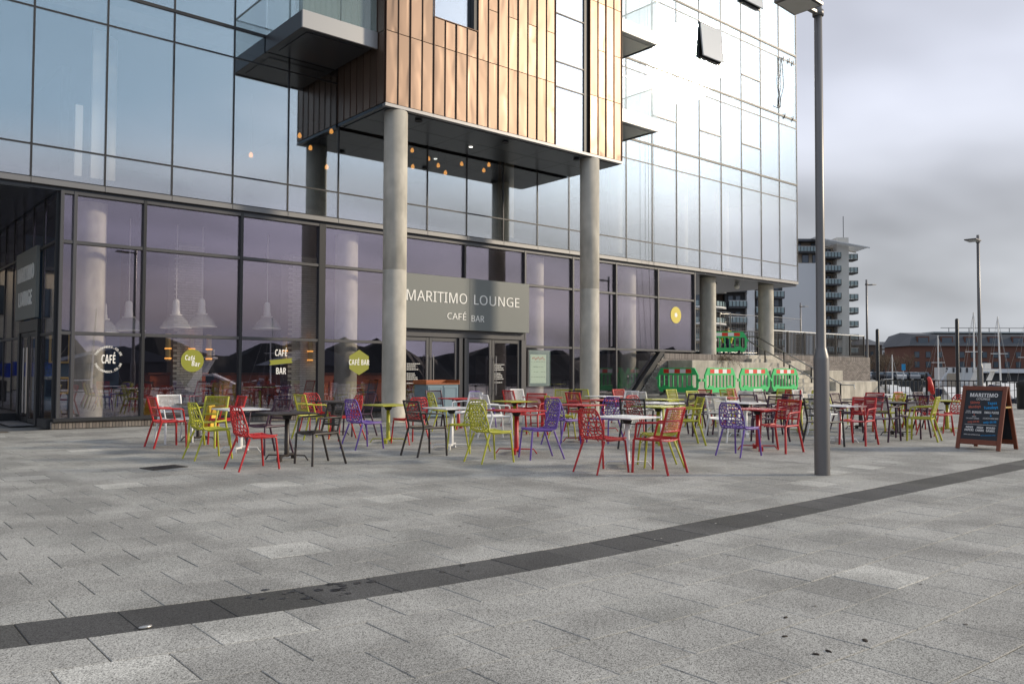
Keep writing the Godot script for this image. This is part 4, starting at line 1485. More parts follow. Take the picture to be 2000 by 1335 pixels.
func build_background():
	mat("far_pane", 0.10, 0.13, 0.155, 0.12, 0.3)
	mat("far_dark", 0.055, 0.055, 0.06, 0.6)
	mat("far_light", 0.66, 0.66, 0.65, 0.6)
	mat("far_white", 0.74, 0.74, 0.75, 0.8)
	mat("far_stone", 0.66, 0.635, 0.58, 0.8)
	mat("far_tan", 0.42, 0.35, 0.27, 0.8)
	mat("far_brown", 0.13, 0.095, 0.075, 0.85)
	mat("far_brick", 0.155, 0.068, 0.048, 0.85)
	mat("far_slate", 0.085, 0.092, 0.105, 0.6)
	mat("far_roof_light", 0.36, 0.40, 0.40, 0.5)
	var rl := mat("far_rail", 0.27, 0.36, 0.37, 0.2, 0.2)
	rl.metallic_specular = 0.6
	var t := thing("apartment_tower", "tall pale apartment tower with stacked glass balconies and a slatted roof canopy", "building", Vector3(155.65, 0, -84.15), -40.5)
	span("blank_wall", Vector3(-13.5, 0, -13), Vector3(-1.1, 23.3, 0), mat("far_white"), t)
	span("upper_storeys", Vector3(-12, 23.31, -12), Vector3(-0.7, 27.6, -1.2), mat("far_tan"), t)
	far_windows(t, [[-7.6, 23.5, 1.2, 1.7], [-6.1, 23.5, 1.2, 1.7], [-4.0, 23.5, 1.4, 1.7], [-2.0, 23.5, 1.2, 1.7], [-7.4, 25.7, 1.5, 1.8], [-5.6, 25.7, 1.5, 1.8], [-2.2, 25.7, 1.3, 1.8]], -1.2, mat("far_dark"))
	tower_balcony(t, -9.5, -0.9, 25.3, -1.1, 0.6)
	span("roof_slab", Vector3(-12.6, 27.62, -13), Vector3(-0.6, 28.1, 0.8), mat("far_slate"), t)
	span("bay_wall", Vector3(-1.09, 0, -12), Vector3(1.7, 26.6, -1.4), mat("far_tan"), t)
	span("fin_wall", Vector3(1.72, 0, -10), Vector3(4.1, 28.4, 0.7), mat("far_stone"), t)
	var wins := []
	for i in 10:
		var y := -0.4 + 2.72 * i
		if y > 1:
			tower_balcony(t, -1.05, 2.3, y, -1.35, 1.4)
			tower_balcony(t, 4.12, 6.5, y - 0.1, -3.4, -0.6)
		wins.append([-0.4, y + 0.35, 0.95, 1.9])
		wins.append([0.8, y + 0.35, 0.95, 1.9])
	far_windows(t, wins, -1.4, mat("far_dark"))
	for i in 9:
		span("flank_window", Vector3(-1.08, 1.6 + 2.72 * i, -0.9), Vector3(-0.95, 3.4 + 2.72 * i, -0.1), mat("far_pane"), t)
	for i in 9:
		bx("canopy_slat", Vector3(11.0, 0.10, 0.34), Vector3(1.9, 27.15, 2.6 - 0.75 * i), mat("far_light"), t, 0.0, Vector3(0, 0, -10.5))
	for z in [2.9, -3.6]:
		bx("canopy_beam", Vector3(11.2, 0.22, 0.18), Vector3(1.9, 27.02, z), mat("far_light"), t, 0.0, Vector3(0, 0, -10.5))
	bx("antenna", Vector3(0.10, 5.2, 0.10), Vector3(4.15, 30.6, -2), mat("far_dark"), t)
	# curved brick apartments seen between the columns
	var c := thing("curved_apartments", "dark apartment block with curved glass balconies, seen under the overhang", "building", Vector3(122.24, 0, -79.80), -40.5)
	span("brick_body", Vector3(-16, 0, -14), Vector3(-3.9, 24, -4.0), mat("far_brown"), c)
	span("dark_body", Vector3(-3.89, 0, -13), Vector3(6.2, 24, -3.0), mat("far_dark"), c)
	span("white_panel", Vector3(-0.35, 0, -2.99), Vector3(1.0, 24, -1.8), mat("far_white"), c)
	var cw := []
	for i in 8:
		var y := 0.9 + 2.8 * i
		var fl := holder("curved_balcony", c)
		var st := begin()
		add_lathe(st, [Vector2(0.0, y), Vector2(6.0, y), Vector2(6.0, y + 0.3), Vector2(0.0, y + 0.3)], 36)
		part("balcony_slab", done(st), mat("far_light"), fl, Vector3(-9.6, 0, -3.6))
		st = begin()
		add_lathe(st, [Vector2(5.9, y + 0.4), Vector2(5.9, y + 1.2)], 36)
		part("rail_glass", done(st), mat("far_rail"), fl, Vector3(-9.6, 0, -3.6))
		st = begin()
		for k in 44:
			var f := TAU * k / 44.0
			add_box(st, Vector3(cos(f) * 5.95, y + 0.8, sin(f) * 5.95), Vector3(0.08, 1.0, 0.08))
		part("rail_posts", done(st), mat("far_dark"), fl, Vector3(-9.6, 0, -3.6))
		st = begin()
		add_lathe(st, [Vector2(4.2, y + 0.3), Vector2(4.2, y + 2.8)], 24)
		part("round_wall", done(st), mat("far_tan"), fl, Vector3(-9.6, 0, -3.6))
		for k in 7:
			var f := deg_to_rad(20 + 23 * k)
			bx("pane", Vector3(1.0, 2.0, 0.1), Vector3(-9.6 + cos(f) * 4.22, y + 1.4, -3.6 + sin(f) * 4.22), mat("far_pane"), fl, 0.0, Vector3(0, 90 - rad_to_deg(f), 0))
		tower_balcony(c, -3.6, -0.4, y + 0.2, -2.9, -1.5)
		tower_balcony(c, 1.1, 6.1, y - 0.9, -2.9, -1.5)
		for x in [-2.9, -1.6, 2.1, 3.6, 5.1]:
			cw.append([x, y + 0.6, 0.95, 1.9])
	far_windows(c, cw, -2.99, mat("far_dark"))
	# red brick block across the marina
	var r := thing("red_brick_block", "long red brick building with a dark slate mansard roof across the marina", "building", Vector3(215.40, 0, -79.14), -40.5)
	span("wall", Vector3(-15, 0, -14), Vector3(52, 7.8, 0), mat("far_brick"), r)
	var st := begin()
	add_prism(st, [Vector2(0.5, 7.8), Vector2(-0.6, 10.6), Vector2(-7.0, 11.3), Vector2(-13.4, 10.6), Vector2(-14.5, 7.8)], 65.6, Transform3D(Basis(Vector3(0, 0, 1), UP, Vector3(1, 0, 0)), Vector3(-14.2, 0, 0)))
	part("mansard_roof", done(st), mat("far_slate"), r)
	st = begin()
	for q in [[0.4, 7.8], [-14.4, 7.8]]:
		pass
	face(st, [Vector3(-15.6, 7.8, 0.5), Vector3(-14.21, 10.6, -0.6), Vector3(-14.21, 11.3, -7.0), Vector3(-15.6, 7.8, -7.0)], Vector3(-1, 0.4, 0))
	face(st, [Vector3(-15.6, 7.8, -7.0), Vector3(-14.21, 11.3, -7.0), Vector3(-14.21, 10.6, -13.4), Vector3(-15.6, 7.8, -14.5)], Vector3(-1, 0.4, 0))
	face(st, [Vector3(-15.6, 7.8, 0.5), Vector3(-14.21, 7.8, 0.5), Vector3(-14.21, 10.6, -0.6)], Vector3(0, 0.4, 1))
	part("roof_hip", done(st), mat("far_slate"), r)
	span("ridge_roof", Vector3(-8.5, 11.0, -13), Vector3(51, 11.35, -1.5), mat("far_roof_light"), r)
	for i in 12:
		bx("roof_rail", Vector3(0.12, 1.0, 0.12), Vector3(-4 + 5.0 * i, 11.85, -3), mat("far_dark"), r)
	span("roof_rail", Vector3(-6, 12.3, -3.1), Vector3(52, 12.42, -2.9), mat("far_dark"), r)
	var w := []
	for i in 24:
		var x := -13.5 + 2.75 * i
		if i % 7 == 3:
			continue
		w.append([x, 4.9, 1.25, 1.5])
		w.append([x, 2.5, 1.25, 1.5])
	far_windows(r, w, 0.0, mat("far_dark"))
	for i in 11:
		var x := -12.0 + 5.8 * i
		span("dormer", Vector3(x - 1.5, 8.1, -2.0), Vector3(x + 1.5, 10.1, 0.15), mat("far_brick"), r)
		span("dormer_pane", Vector3(x - 1.2, 8.4, 0.16), Vector3(x + 1.2, 9.8, 0.22), mat("far_pane"), r)
	span("dark_base", Vector3(10, 0, 0.01), Vector3(50, 2.3, 0.9), mat("far_dark"), r)
	# small houses left of it
	var hn := 0
	for q in [[Vector3(221.31, 0, -107.00), 6.0, 8.8, 10.6, "far_brown"], [Vector3(235.94, 0, -107.66), 11.5, 8.0, 10.2, "far_brown"], [Vector3(222.41, 0, -112.64), 8.0, 9.2, 11.2, "far_brick"]]:
		var o := thing("brick_house", ["narrow brown house with a pointed roof left of the red brick block", "wide brown house with a dark hipped roof and pale upper storey", "red brown house behind the terrace corner"][hn], "house", q[0], -38.0 + 3.0 * hn)
		hn += 1
		var hw: float = q[1] * 0.5
		span("wall", Vector3(-hw, 0, -9), Vector3(hw, q[2], 0), mat(q[4]), o)
		if hn == 2:
			span("pale_storey", Vector3(-hw + 1.5, 6.3, 0.01), Vector3(hw, 7.7, 0.12), mat("far_light"), o)
		st = begin()
		var e := 0.5
		var pk := [Vector3(-hw * 0.45, q[3], -4.5), Vector3(hw * 0.45, q[3], -4.5)]
		var cs := [Vector3(-hw - e, q[2], e), Vector3(hw + e, q[2], e), Vector3(hw + e, q[2], -9 - e), Vector3(-hw - e, q[2], -9 - e)]
		face(st, [cs[0], cs[1], pk[1], pk[0]], Vector3(0, 1, 1))
		face(st, [cs[2], cs[3], pk[0], pk[1]], Vector3(0, 1, -1))
		face(st, [cs[1], cs[2], pk[1]], Vector3(1, 1, 0))
		face(st, [cs[3], cs[0], pk[0]], Vector3(-1, 1, 0))
		face(st, [cs[0], cs[1], cs[2], cs[3]], Vector3(0, -1, 0))
		part("roof", done(st), mat("far_slate"), o)
		var ww := []
		for i in int(q[1] / 1.9):
			for k in 3:
				ww.append([-hw + 1.2 + 1.9 * i, 1.0 + 2.4 * k, 0.9, 1.2])
		far_windows(o, ww, 0.02 if hn != 2 else 0.13, mat("far_dark"))
	# bare winter trees in front of the houses
	var tn := 0
	for q in [Vector3(186.62, 0, -90.58), Vector3(183.63, 0, -86.55), Vector3(189.11, 0, -85.82), Vector3(183.28, 0, -80.27), Vector3(177.78, 0, -82.34)]:
		var o := thing("bare_tree", ["bare brown tree nearest the brick terrace corner, across the marina", "bare brown tree between the two small houses across the marina", "bare brown tree in front of the wide brown house", "bare brown tree against the left end of the red brick block", "bare brown tree behind the far car park hedge"][tn], "tree", q, 60.0 * tn, "bare trees across the marina")
		tn += 1
		bare_tree(o, 5.2 + 0.4 * (tn % 3))
	# hedge and bank
	st = begin()
	for i in 900:
		var at := Vector3(rng.randf_range(-14, 9), rng.randf_range(0.0, 1.3), rng.randf_range(-1.5, 1.5))
		var a := rng.randf() * TAU
		var d := Vector3(cos(a), rng.randf_range(-0.5, 0.5), sin(a)) * 0.35
		face(st, [at, at + d, at + d.cross(UP) * 0.6 + UP * 0.25], Vector3(0, 0, 1))
	tag(part("hedge", done(st), mat("hedge_green", 0.045, 0.055, 0.025, 0.9), self, Vector3(171.79, 0, -79.56), Vector3(0, -40.5, 0)), "low dark hedge along the far car park", "hedge")
	# cars parked across the water
	var cn := 0
	var cols := [[0.5, 0.5, 0.5], [0.03, 0.03, 0.035], [0.45, 0.46, 0.48], [0.10, 0.11, 0.13], [0.02, 0.03, 0.06], [0.6, 0.6, 0.6], [0.05, 0.06, 0.08], [0.03, 0.03, 0.03], [0.35, 0.36, 0.38], [0.02, 0.02, 0.02], [0.07, 0.09, 0.14], [0.25, 0.26, 0.28], [0.04, 0.05, 0.09], [0.5, 0.5, 0.52]]
	for q in [Vector3(149.51, 0, -72.28), Vector3(148.25, 0, -70.72), Vector3(150.95, 0, -71.05), Vector3(150.67, 0, -69.97), Vector3(152.39, 0, -69.82), Vector3(151.10, 0, -68.29), Vector3(152.82, 0, -68.13), Vector3(154.55, 0, -67.97), Vector3(153.23, 0, -66.47), Vector3(154.97, 0, -66.30), Vector3(156.72, 0, -66.12), Vector3(165.39, 0, -56.07), Vector3(167.50, 0, -55.58), Vector3(167.53, 0, -54.24)]:
		var k: Array = cols[cn]
		car(["silver", "black", "light grey", "charcoal", "navy", "white", "dark grey", "jet black", "grey", "black", "dark blue", "mid grey", "blue black", "white"][cn] + " car in the far car park, " + ["first from the brick terrace corner", "second from the terrace corner", "third from the terrace corner", "fourth along, behind the black pile", "fifth along the row", "sixth along the row", "seventh along, by the blue sign", "eighth along the row", "ninth along, left of the lifebuoy", "behind the lifebuoy", "last in the row before the floating cabin", "right of the white floating cabin", "right of the leaning mast", "at the right edge behind the yachts"][cn], q, 42.0 + 6.0 * sin(cn * 3.0), mat("car_paint_%d" % cn, k[0], k[1], k[2], 0.3, 0.3))
		cn += 1
	var sgn := thing("blue_sign", "small blue sign on a post in the far car park", "sign", Vector3(141.82, 0, -63.06), -40.5)
	bx("post", Vector3(0.12, 2.4, 0.12), Vector3(0, 1.2, 0), mat("far_light"), sgn)
	bx("board", Vector3(0.65, 1.1, 0.08), Vector3(0, 2.2, 0.1), mat("sign_blue", 0.03, 0.30, 0.55, 0.5), sgn)


func bare_tree(o: Node3D, h: float):
	var st := begin()
	var tw := begin()
	add_tube(st, [Vector3(0, -0.1, 0), Vector3(0.05, h * 0.3, 0), Vector3(0, h * 0.6, 0.05)], [0.16, 0.12, 0.07], 6)
	for i in 16:
		var a := TAU * i * 0.382
		var y := h * (0.22 + 0.4 * i / 16.0)
		var r := h * 0.36 * (1.0 - 0.4 * i / 16.0)
		var tip := Vector3(cos(a) * r, y + h * 0.34, sin(a) * r)
		add_tube(st, [Vector3(0, y, 0), Vector3(cos(a) * r * 0.5, y + h * 0.14, sin(a) * r * 0.5), tip], [0.05, 0.035, 0.015], 4)
		for k in 26:
			var f := rng.randf()
			var p := Vector3(cos(a) * r * f, y + h * 0.34 * f, sin(a) * r * f)
			var d := Vector3(rng.randf_range(-1, 1), rng.randf_range(0.2, 1.2), rng.randf_range(-1, 1)).normalized() * rng.randf_range(0.4, 1.0)
			add_tube(tw, [p, p + d * 0.6, p + d], 0.012, 3)
	part("trunk", done(st), mat("bark", 0.10, 0.075, 0.06, 0.9), o)
	part("crown", done(tw), mat("twig", 0.16, 0.12, 0.08, 0.9), o)


func car(label: String, at: Vector3, yaw: float, paint: Material):
	var o := thing("parked_car", label, "car", at + Vector3(0, -0.08, 0), yaw, "cars parked across the water")
	if not cache.has("car_body"):
		var st := begin()
		add_prism(st, [Vector2(-2.1, 0.25), Vector2(2.1, 0.25), Vector2(2.15, 0.6), Vector2(2.0, 0.85), Vector2(1.0, 0.98), Vector2(-1.9, 0.98), Vector2(-2.15, 0.75)], 1.7, Transform3D(Basis(), Vector3(0, 0, -0.85)))
		add_prism(st, [Vector2(-1.75, 0.98), Vector2(-1.3, 1.42), Vector2(0.1, 1.46), Vector2(0.9, 0.98)], 1.36, Transform3D(Basis(), Vector3(0, 0, -0.68)))
		cache["car_body"] = done(st)
		st = begin()
		add_prism(st, [Vector2(-1.45, 1.01), Vector2(-1.2, 1.35), Vector2(0.0, 1.39), Vector2(0.68, 1.01)], 1.40, Transform3D(Basis(), Vector3(0, 0, -0.70)))
		add_prism(st, [Vector2(0.22, 1.40), Vector2(0.86, 1.02), Vector2(0.90, 1.04), Vector2(0.25, 1.43)], 1.2, Transform3D(Basis(), Vector3(0, 0, -0.60)))
		add_prism(st, [Vector2(-1.32, 1.38), Vector2(-1.70, 1.03), Vector2(-1.74, 1.05), Vector2(-1.36, 1.40)], 1.2, Transform3D(Basis(), Vector3(0, 0, -0.60)))
		cache["car_glass"] = done(st)
		st = begin()
		add_lathe(st, [Vector2(0.0, -0.1), Vector2(0.31, -0.1), Vector2(0.31, 0.1), Vector2(0.0, 0.1)], 14)
		cache["car_wheel"] = done(st)
	part("body", cache["car_body"], paint, o)
	part("windows", cache["car_glass"], mat("far_pane"), o)
	for x in [-1.3, 1.3]:
		for z in [-0.78, 0.78]:
			part("wheel", cache["car_wheel"], mat("rubber"), o, Vector3(x, 0.31, z), Vector3(90, 0, 0))


# ---------------------------------------------------------------- marina

func hull_mesh(l: float, b: float, h: float) -> ArrayMesh:
	var st := begin()
	var rings := []
	for i in 11:
		var t := i / 10.0
		var hb := b * 0.5 * (0.82 + 0.36 * t - 1.18 * pow(t, 3.2))
		hb = maxf(hb, 0.02)
		var x := -l * 0.5 + l * t
		var top := h * (0.85 + 0.45 * t * t)
		var rake := 0.10 * l * pow(t, 4.0)
		rings.append([Vector3(x - rake, 0.0, 0), Vector3(x - rake * 0.6, h * 0.12, hb * 0.72), Vector3(x, top, hb), Vector3(x, top, -hb), Vector3(x - rake * 0.6, h * 0.12, -hb * 0.72)])
	for i in 10:
		var p: Array = rings[i]
		var q: Array = rings[i + 1]
		for k in 5:
			var k2 := (k + 1) % 5
			var mid: Vector3 = (p[k] + p[k2]) * 0.5
			face(st, [p[k], p[k2], q[k2], q[k]], mid - Vector3(mid.x, h * 0.5, 0) + (UP if k == 2 else Vector3.ZERO))
	face(st, rings[0].duplicate(), Vector3(-1, 0, 0))
	return done(st)


func cruiser(label: String, at: Vector3, yaw: float, l: float, hull: Material, top: Material, cover: Material, arch := false):
	var o := thing("motor_boat", label, "boat", at + UP * -1.75, yaw, "boats moored in the marina")
	var b := l * 0.33
	var h := l * 0.17
	part("hull", hull_mesh(l, b, h), hull, o)
	var st := begin()
	add_prism(st, [Vector2(-l * 0.20, h * 0.9), Vector2(l * 0.30, h * 1.05), Vector2(l * 0.10, h * 1.62), Vector2(-l * 0.02, h * 1.95), Vector2(-l * 0.20, h * 1.9)], b * 0.68, Transform3D(Basis(), Vector3(0, 0, -b * 0.34)))
	part("cabin", done(st), top, o)
	st = begin()
	add_prism(st, [Vector2(-l * 0.17, h * 1.40), Vector2(l * 0.12, h * 1.38), Vector2(l * 0.07, h * 1.60), Vector2(-l * 0.01, h * 1.80), Vector2(-l * 0.17, h * 1.78)], b * 0.70, Transform3D(Basis(), Vector3(0, 0, -b * 0.35)))
	part("cabin_windows", done(st), mat("far_pane"), o)
	if cover:
		st = begin()
		add_prism(st, [Vector2(-l * 0.47, h * 0.86), Vector2(-l * 0.10, h * 0.9), Vector2(-l * 0.08, h * 1.75), Vector2(-l * 0.25, h * 1.85), Vector2(-l * 0.44, h * 1.25)], b * 0.80, Transform3D(Basis(), Vector3(0, 0, -b * 0.40)))
		part("canvas_cover", done(st), cover, o)
	st = begin()
	add_tube(st, [Vector3(l * 0.02, h * 1.05, b * 0.42), Vector3(l * 0.06, h * 1.45, b * 0.44), Vector3(l * 0.30, h * 1.55, b * 0.30), Vector3(l * 0.47, h * 1.65, 0), Vector3(l * 0.30, h * 1.55, -b * 0.30), Vector3(l * 0.06, h * 1.45, -b * 0.44), Vector3(l * 0.02, h * 1.05, -b * 0.42)], 0.025, 5)
	part("bow_rail", done(st), mat("steel"), o)
	if arch:
		st = begin()
		for s in [-1.0, 1.0]:
			add_prism(st, [Vector2(-l * 0.30, h * 0.9), Vector2(-l * 0.20, h * 0.9), Vector2(-l * 0.02, h * 2.9), Vector2(-l * 0.08, h * 2.9)], 0.14, Transform3D(Basis(), Vector3(0, 0, s * b * 0.36)))
		add_box(st, Vector3(-l * 0.05, h * 2.92, 0), Vector3(l * 0.09, 0.16, b * 0.9))
		add_box(st, Vector3(-l * 0.05, h * 3.25, 0), Vector3(0.5, 0.5, 0.6))
		part("radar_arch", done(st), top, o)


func yacht(label: String, at: Vector3, yaw: float, mast: float, lean: float, hull: Material):
	var o := thing("sailing_boat", label, "boat", at + UP * -1.75, yaw, "yachts with bare masts")
	part("hull", hull_mesh(7.0, 2.2, 0.95), hull, o)
	var st := begin()
	add_prism(st, [Vector2(-1.4, 0.85), Vector2(1.6, 0.95), Vector2(1.0, 1.35), Vector2(-1.3, 1.38)], 1.3, Transform3D(Basis(), Vector3(0, 0, -0.65)))
	part("cabin", done(st), mat("white_paint"), o)
	st = begin()
	var tip := Vector3(0.8 + lean * mast, mast, 0)
	add_tube(st, [Vector3(0.8, 0.9, 0), tip], [0.085, 0.06], 8)
	part("mast", done(st), mat("white_paint"), o)
	st = begin()
	add_tube(st, [Vector3(0.8, 2.2, 0), Vector3(-2.3, 2.1, 0)], 0.05, 6)
	part("boom", done(st), mat("white_paint"), o)
	st = begin()
	add_tube(st, [Vector3(0.8 + lean * mast * 0.55, mast * 0.58, -0.75), Vector3(0.8 + lean * mast * 0.55, mast * 0.58, 0.75)], 0.03, 5)
	part("spreader", done(st), mat("white_paint"), o)
	st = begin()
	for p in [Vector3(3.4, 1.2, 0), Vector3(-3.4, 0.9, 0), Vector3(0.6, 0.9, 1.0), Vector3(0.6, 0.9, -1.0)]:
		add_tube(st, [tip, p], 0.012, 3)
	part("stays", done(st), mat("steel"), o)


func build_marina():
	var wh := mat("white_paint")
	var navy := mat("navy_canvas", 0.02, 0.028, 0.07, 0.8)
	var sky_blue := mat("blue_gel", 0.10, 0.33, 0.52, 0.4)
	cruiser("white cabin cruiser moored behind the railing, left of the lifebuoy", Vector3(58.53, 0, -26.31), -150.0, 6.2, wh, wh, null)
	cruiser("white boat bow just right of the brick terrace corner", Vector3(54.82, 0, -26.86), -120.0, 5.5, wh, wh, null)
	cruiser("small pale blue and white boat right of the lifebuoy", Vector3(52.24, 0, -21.16), -85.0, 3.6, sky_blue, wh, null)
	cruiser("white boat with a navy canvas cover left of the signboard", Vector3(65.66, 0, -25.49), -140.0, 6.0, wh, wh, navy)
	cruiser("large white flybridge cruiser with a radar arch, behind the signboard", Vector3(76.45, 0, -26.79), -120.0, 6.6, wh, wh, null, true)
	cruiser("navy hulled motor boat at the right edge of the marina", Vector3(66.84, 0, -21.84), -140.0, 7.0, navy, wh, navy)
	yacht("yacht with the tallest upright mast, left of the far lamp post", Vector3(81.75, 0, -30.16), -140.0, 8.6, 0.0, wh)
	yacht("yacht with a leaning mast, right of the far lamp post", Vector3(85.82, 0, -29.31), -140.0, 8.4, -0.07, wh)
	yacht("yacht with a short mast in front of the red brick block", Vector3(95.86, 0, -39.16), -130.0, 7.2, 0.0, wh)
	yacht("yacht with the shortest mast, in front of the hedge", Vector3(110.07, 0, -50.70), -135.0, 5.4, 0.0, wh)
	yacht("yacht mast at the right edge of the view", Vector3(94.29, 0, -29.97), -130.0, 8.0, -0.02, wh)
	# floating cabin
	var f := thing("floating_cabin", "long white floating cabin with a dark door and outside stair", "houseboat", Vector3(130.24, 0, -49.26) + UP * -1.4, -40.5)
	span("pontoon", Vector3(-4.5, -0.4, -4), Vector3(10.5, 0.7, 1.6), mat("far_dark"), f)
	span("cabin_wall", Vector3(-2.6, 0.71, -3), Vector3(2.8, 3.5, 0), mat("far_light"), f)
	span("long_fascia", Vector3(2.81, 2.7, -3), Vector3(11.0, 3.3, 0.4), mat("far_white"), f)
	span("open_side", Vector3(2.81, 0.71, -3), Vector3(11.0, 2.69, -0.6), mat("far_dark"), f)
	span("door", Vector3(-2.3, 0.72, 0.01), Vector3(-0.9, 2.6, 0.08), mat("far_tan"), f)
	for i in 6:
		bx("dark_panel", Vector3(0.28, 0.7, 0.06), Vector3(-2.3 + 1.0 * i, 3.1, 0.04), mat("far_dark"), f)
	for i in 7:
		bx("stair_tread", Vector3(0.5, 0.08, 0.9), Vector3(-4.3 + 0.28 * i, 0.9 + 0.36 * i, 0.8), mat("far_light"), f)
	bx("stair_side", Vector3(3.1, 0.22, 0.06), Vector3(-3.4, 2.1, 1.28), mat("far_white"), f, 0.0, Vector3(0, 0, 52))
	# pontoon, piles
	var p := thing("pontoon", "long low timber walkway pontoon among the moored boats", "pontoon", Vector3(73.73, 0, -29.12) + UP * -1.6, -44.0)
	for i in 24:
		bx("deck_plank", Vector3(1.4, 0.08, 2.2), Vector3(-16.0 + 1.45 * i, 0.2, 0), mat("far_tan"), p)
	span("float_tank", Vector3(-16.5, -0.3, -0.9), Vector3(18, 0.15, 0.9), mat("far_dark"), p)
	var n := 0
	for q in [[Vector3(45.51, 0, -21.65), 3.75], [Vector3(48.91, 0, -18.74), 4.35]]:
		var st := begin()
		add_lathe(st, [Vector2(0.095, -2.0), Vector2(0.095, q[1] - 0.06), Vector2(0.06, q[1]), Vector2(0.0, q[1] + 0.02)], 10)
		tag(part("mooring_pile", done(st), mat("black"), self, q[0]), ["tall thin black mooring pile near the brick terrace corner", "tall thin black mooring pile left of the far lamp post"][n], "pile", "black mooring piles")
		n += 1
	# quay edge railing
	var rl := thing("quay_railing", "black barred railing along the quay edge in front of the boats", "railing")
	fence_run(rl, Vector3(37.75, 0, -17.6), Vector3(41.1, 0, -2.0), 1.0, 0.17, mat("black"), mat("black"))
	var rl2 := thing("side_railing", "second length of black railing round the quay corner", "railing")
	fence_run(rl2, Vector3(41.15, 0, -1.9), Vector3(45.3, 0, 18.0), 1.0, 0.17, mat("black"), mat("black"))
	for i in 38:
		var z := -17.6 + 1.0 * i
		bx("coping_stone", Vector3(0.55, 0.06, 0.985), Vector3(quay_x(z + 0.5) - 0.22, -0.012, z + 0.5), mat("pale_concrete"), rl if z < -2 else rl2, 0.006, Vector3(0, 12.0, 0))
	var lb := thing("lifebuoy", "red lifebuoy in its holder on the quay railing, seen edge on", "lifebuoy", Vector3(37.75, 0.74, -15.6), 118.0)
	var st2 := begin()
	add_tube(st2, ring_points(0.33, 0.0, 24), 0.085, 10, true)
	part("ring", done(st2), mat("buoy_red", 0.62, 0.035, 0.025, 0.4), lb, Vector3.ZERO, Vector3(0, 0, 78))
	bx("post", Vector3(0.08, 1.3, 0.08), Vector3(0.16, -0.09, 0), mat("black"), lb)
	bx("bracket", Vector3(0.03, 0.5, 0.5), Vector3(0.10, 0.0, 0), mat("buoy_red"), lb)


# ---------------------------------------------------------------- what only the glass shows

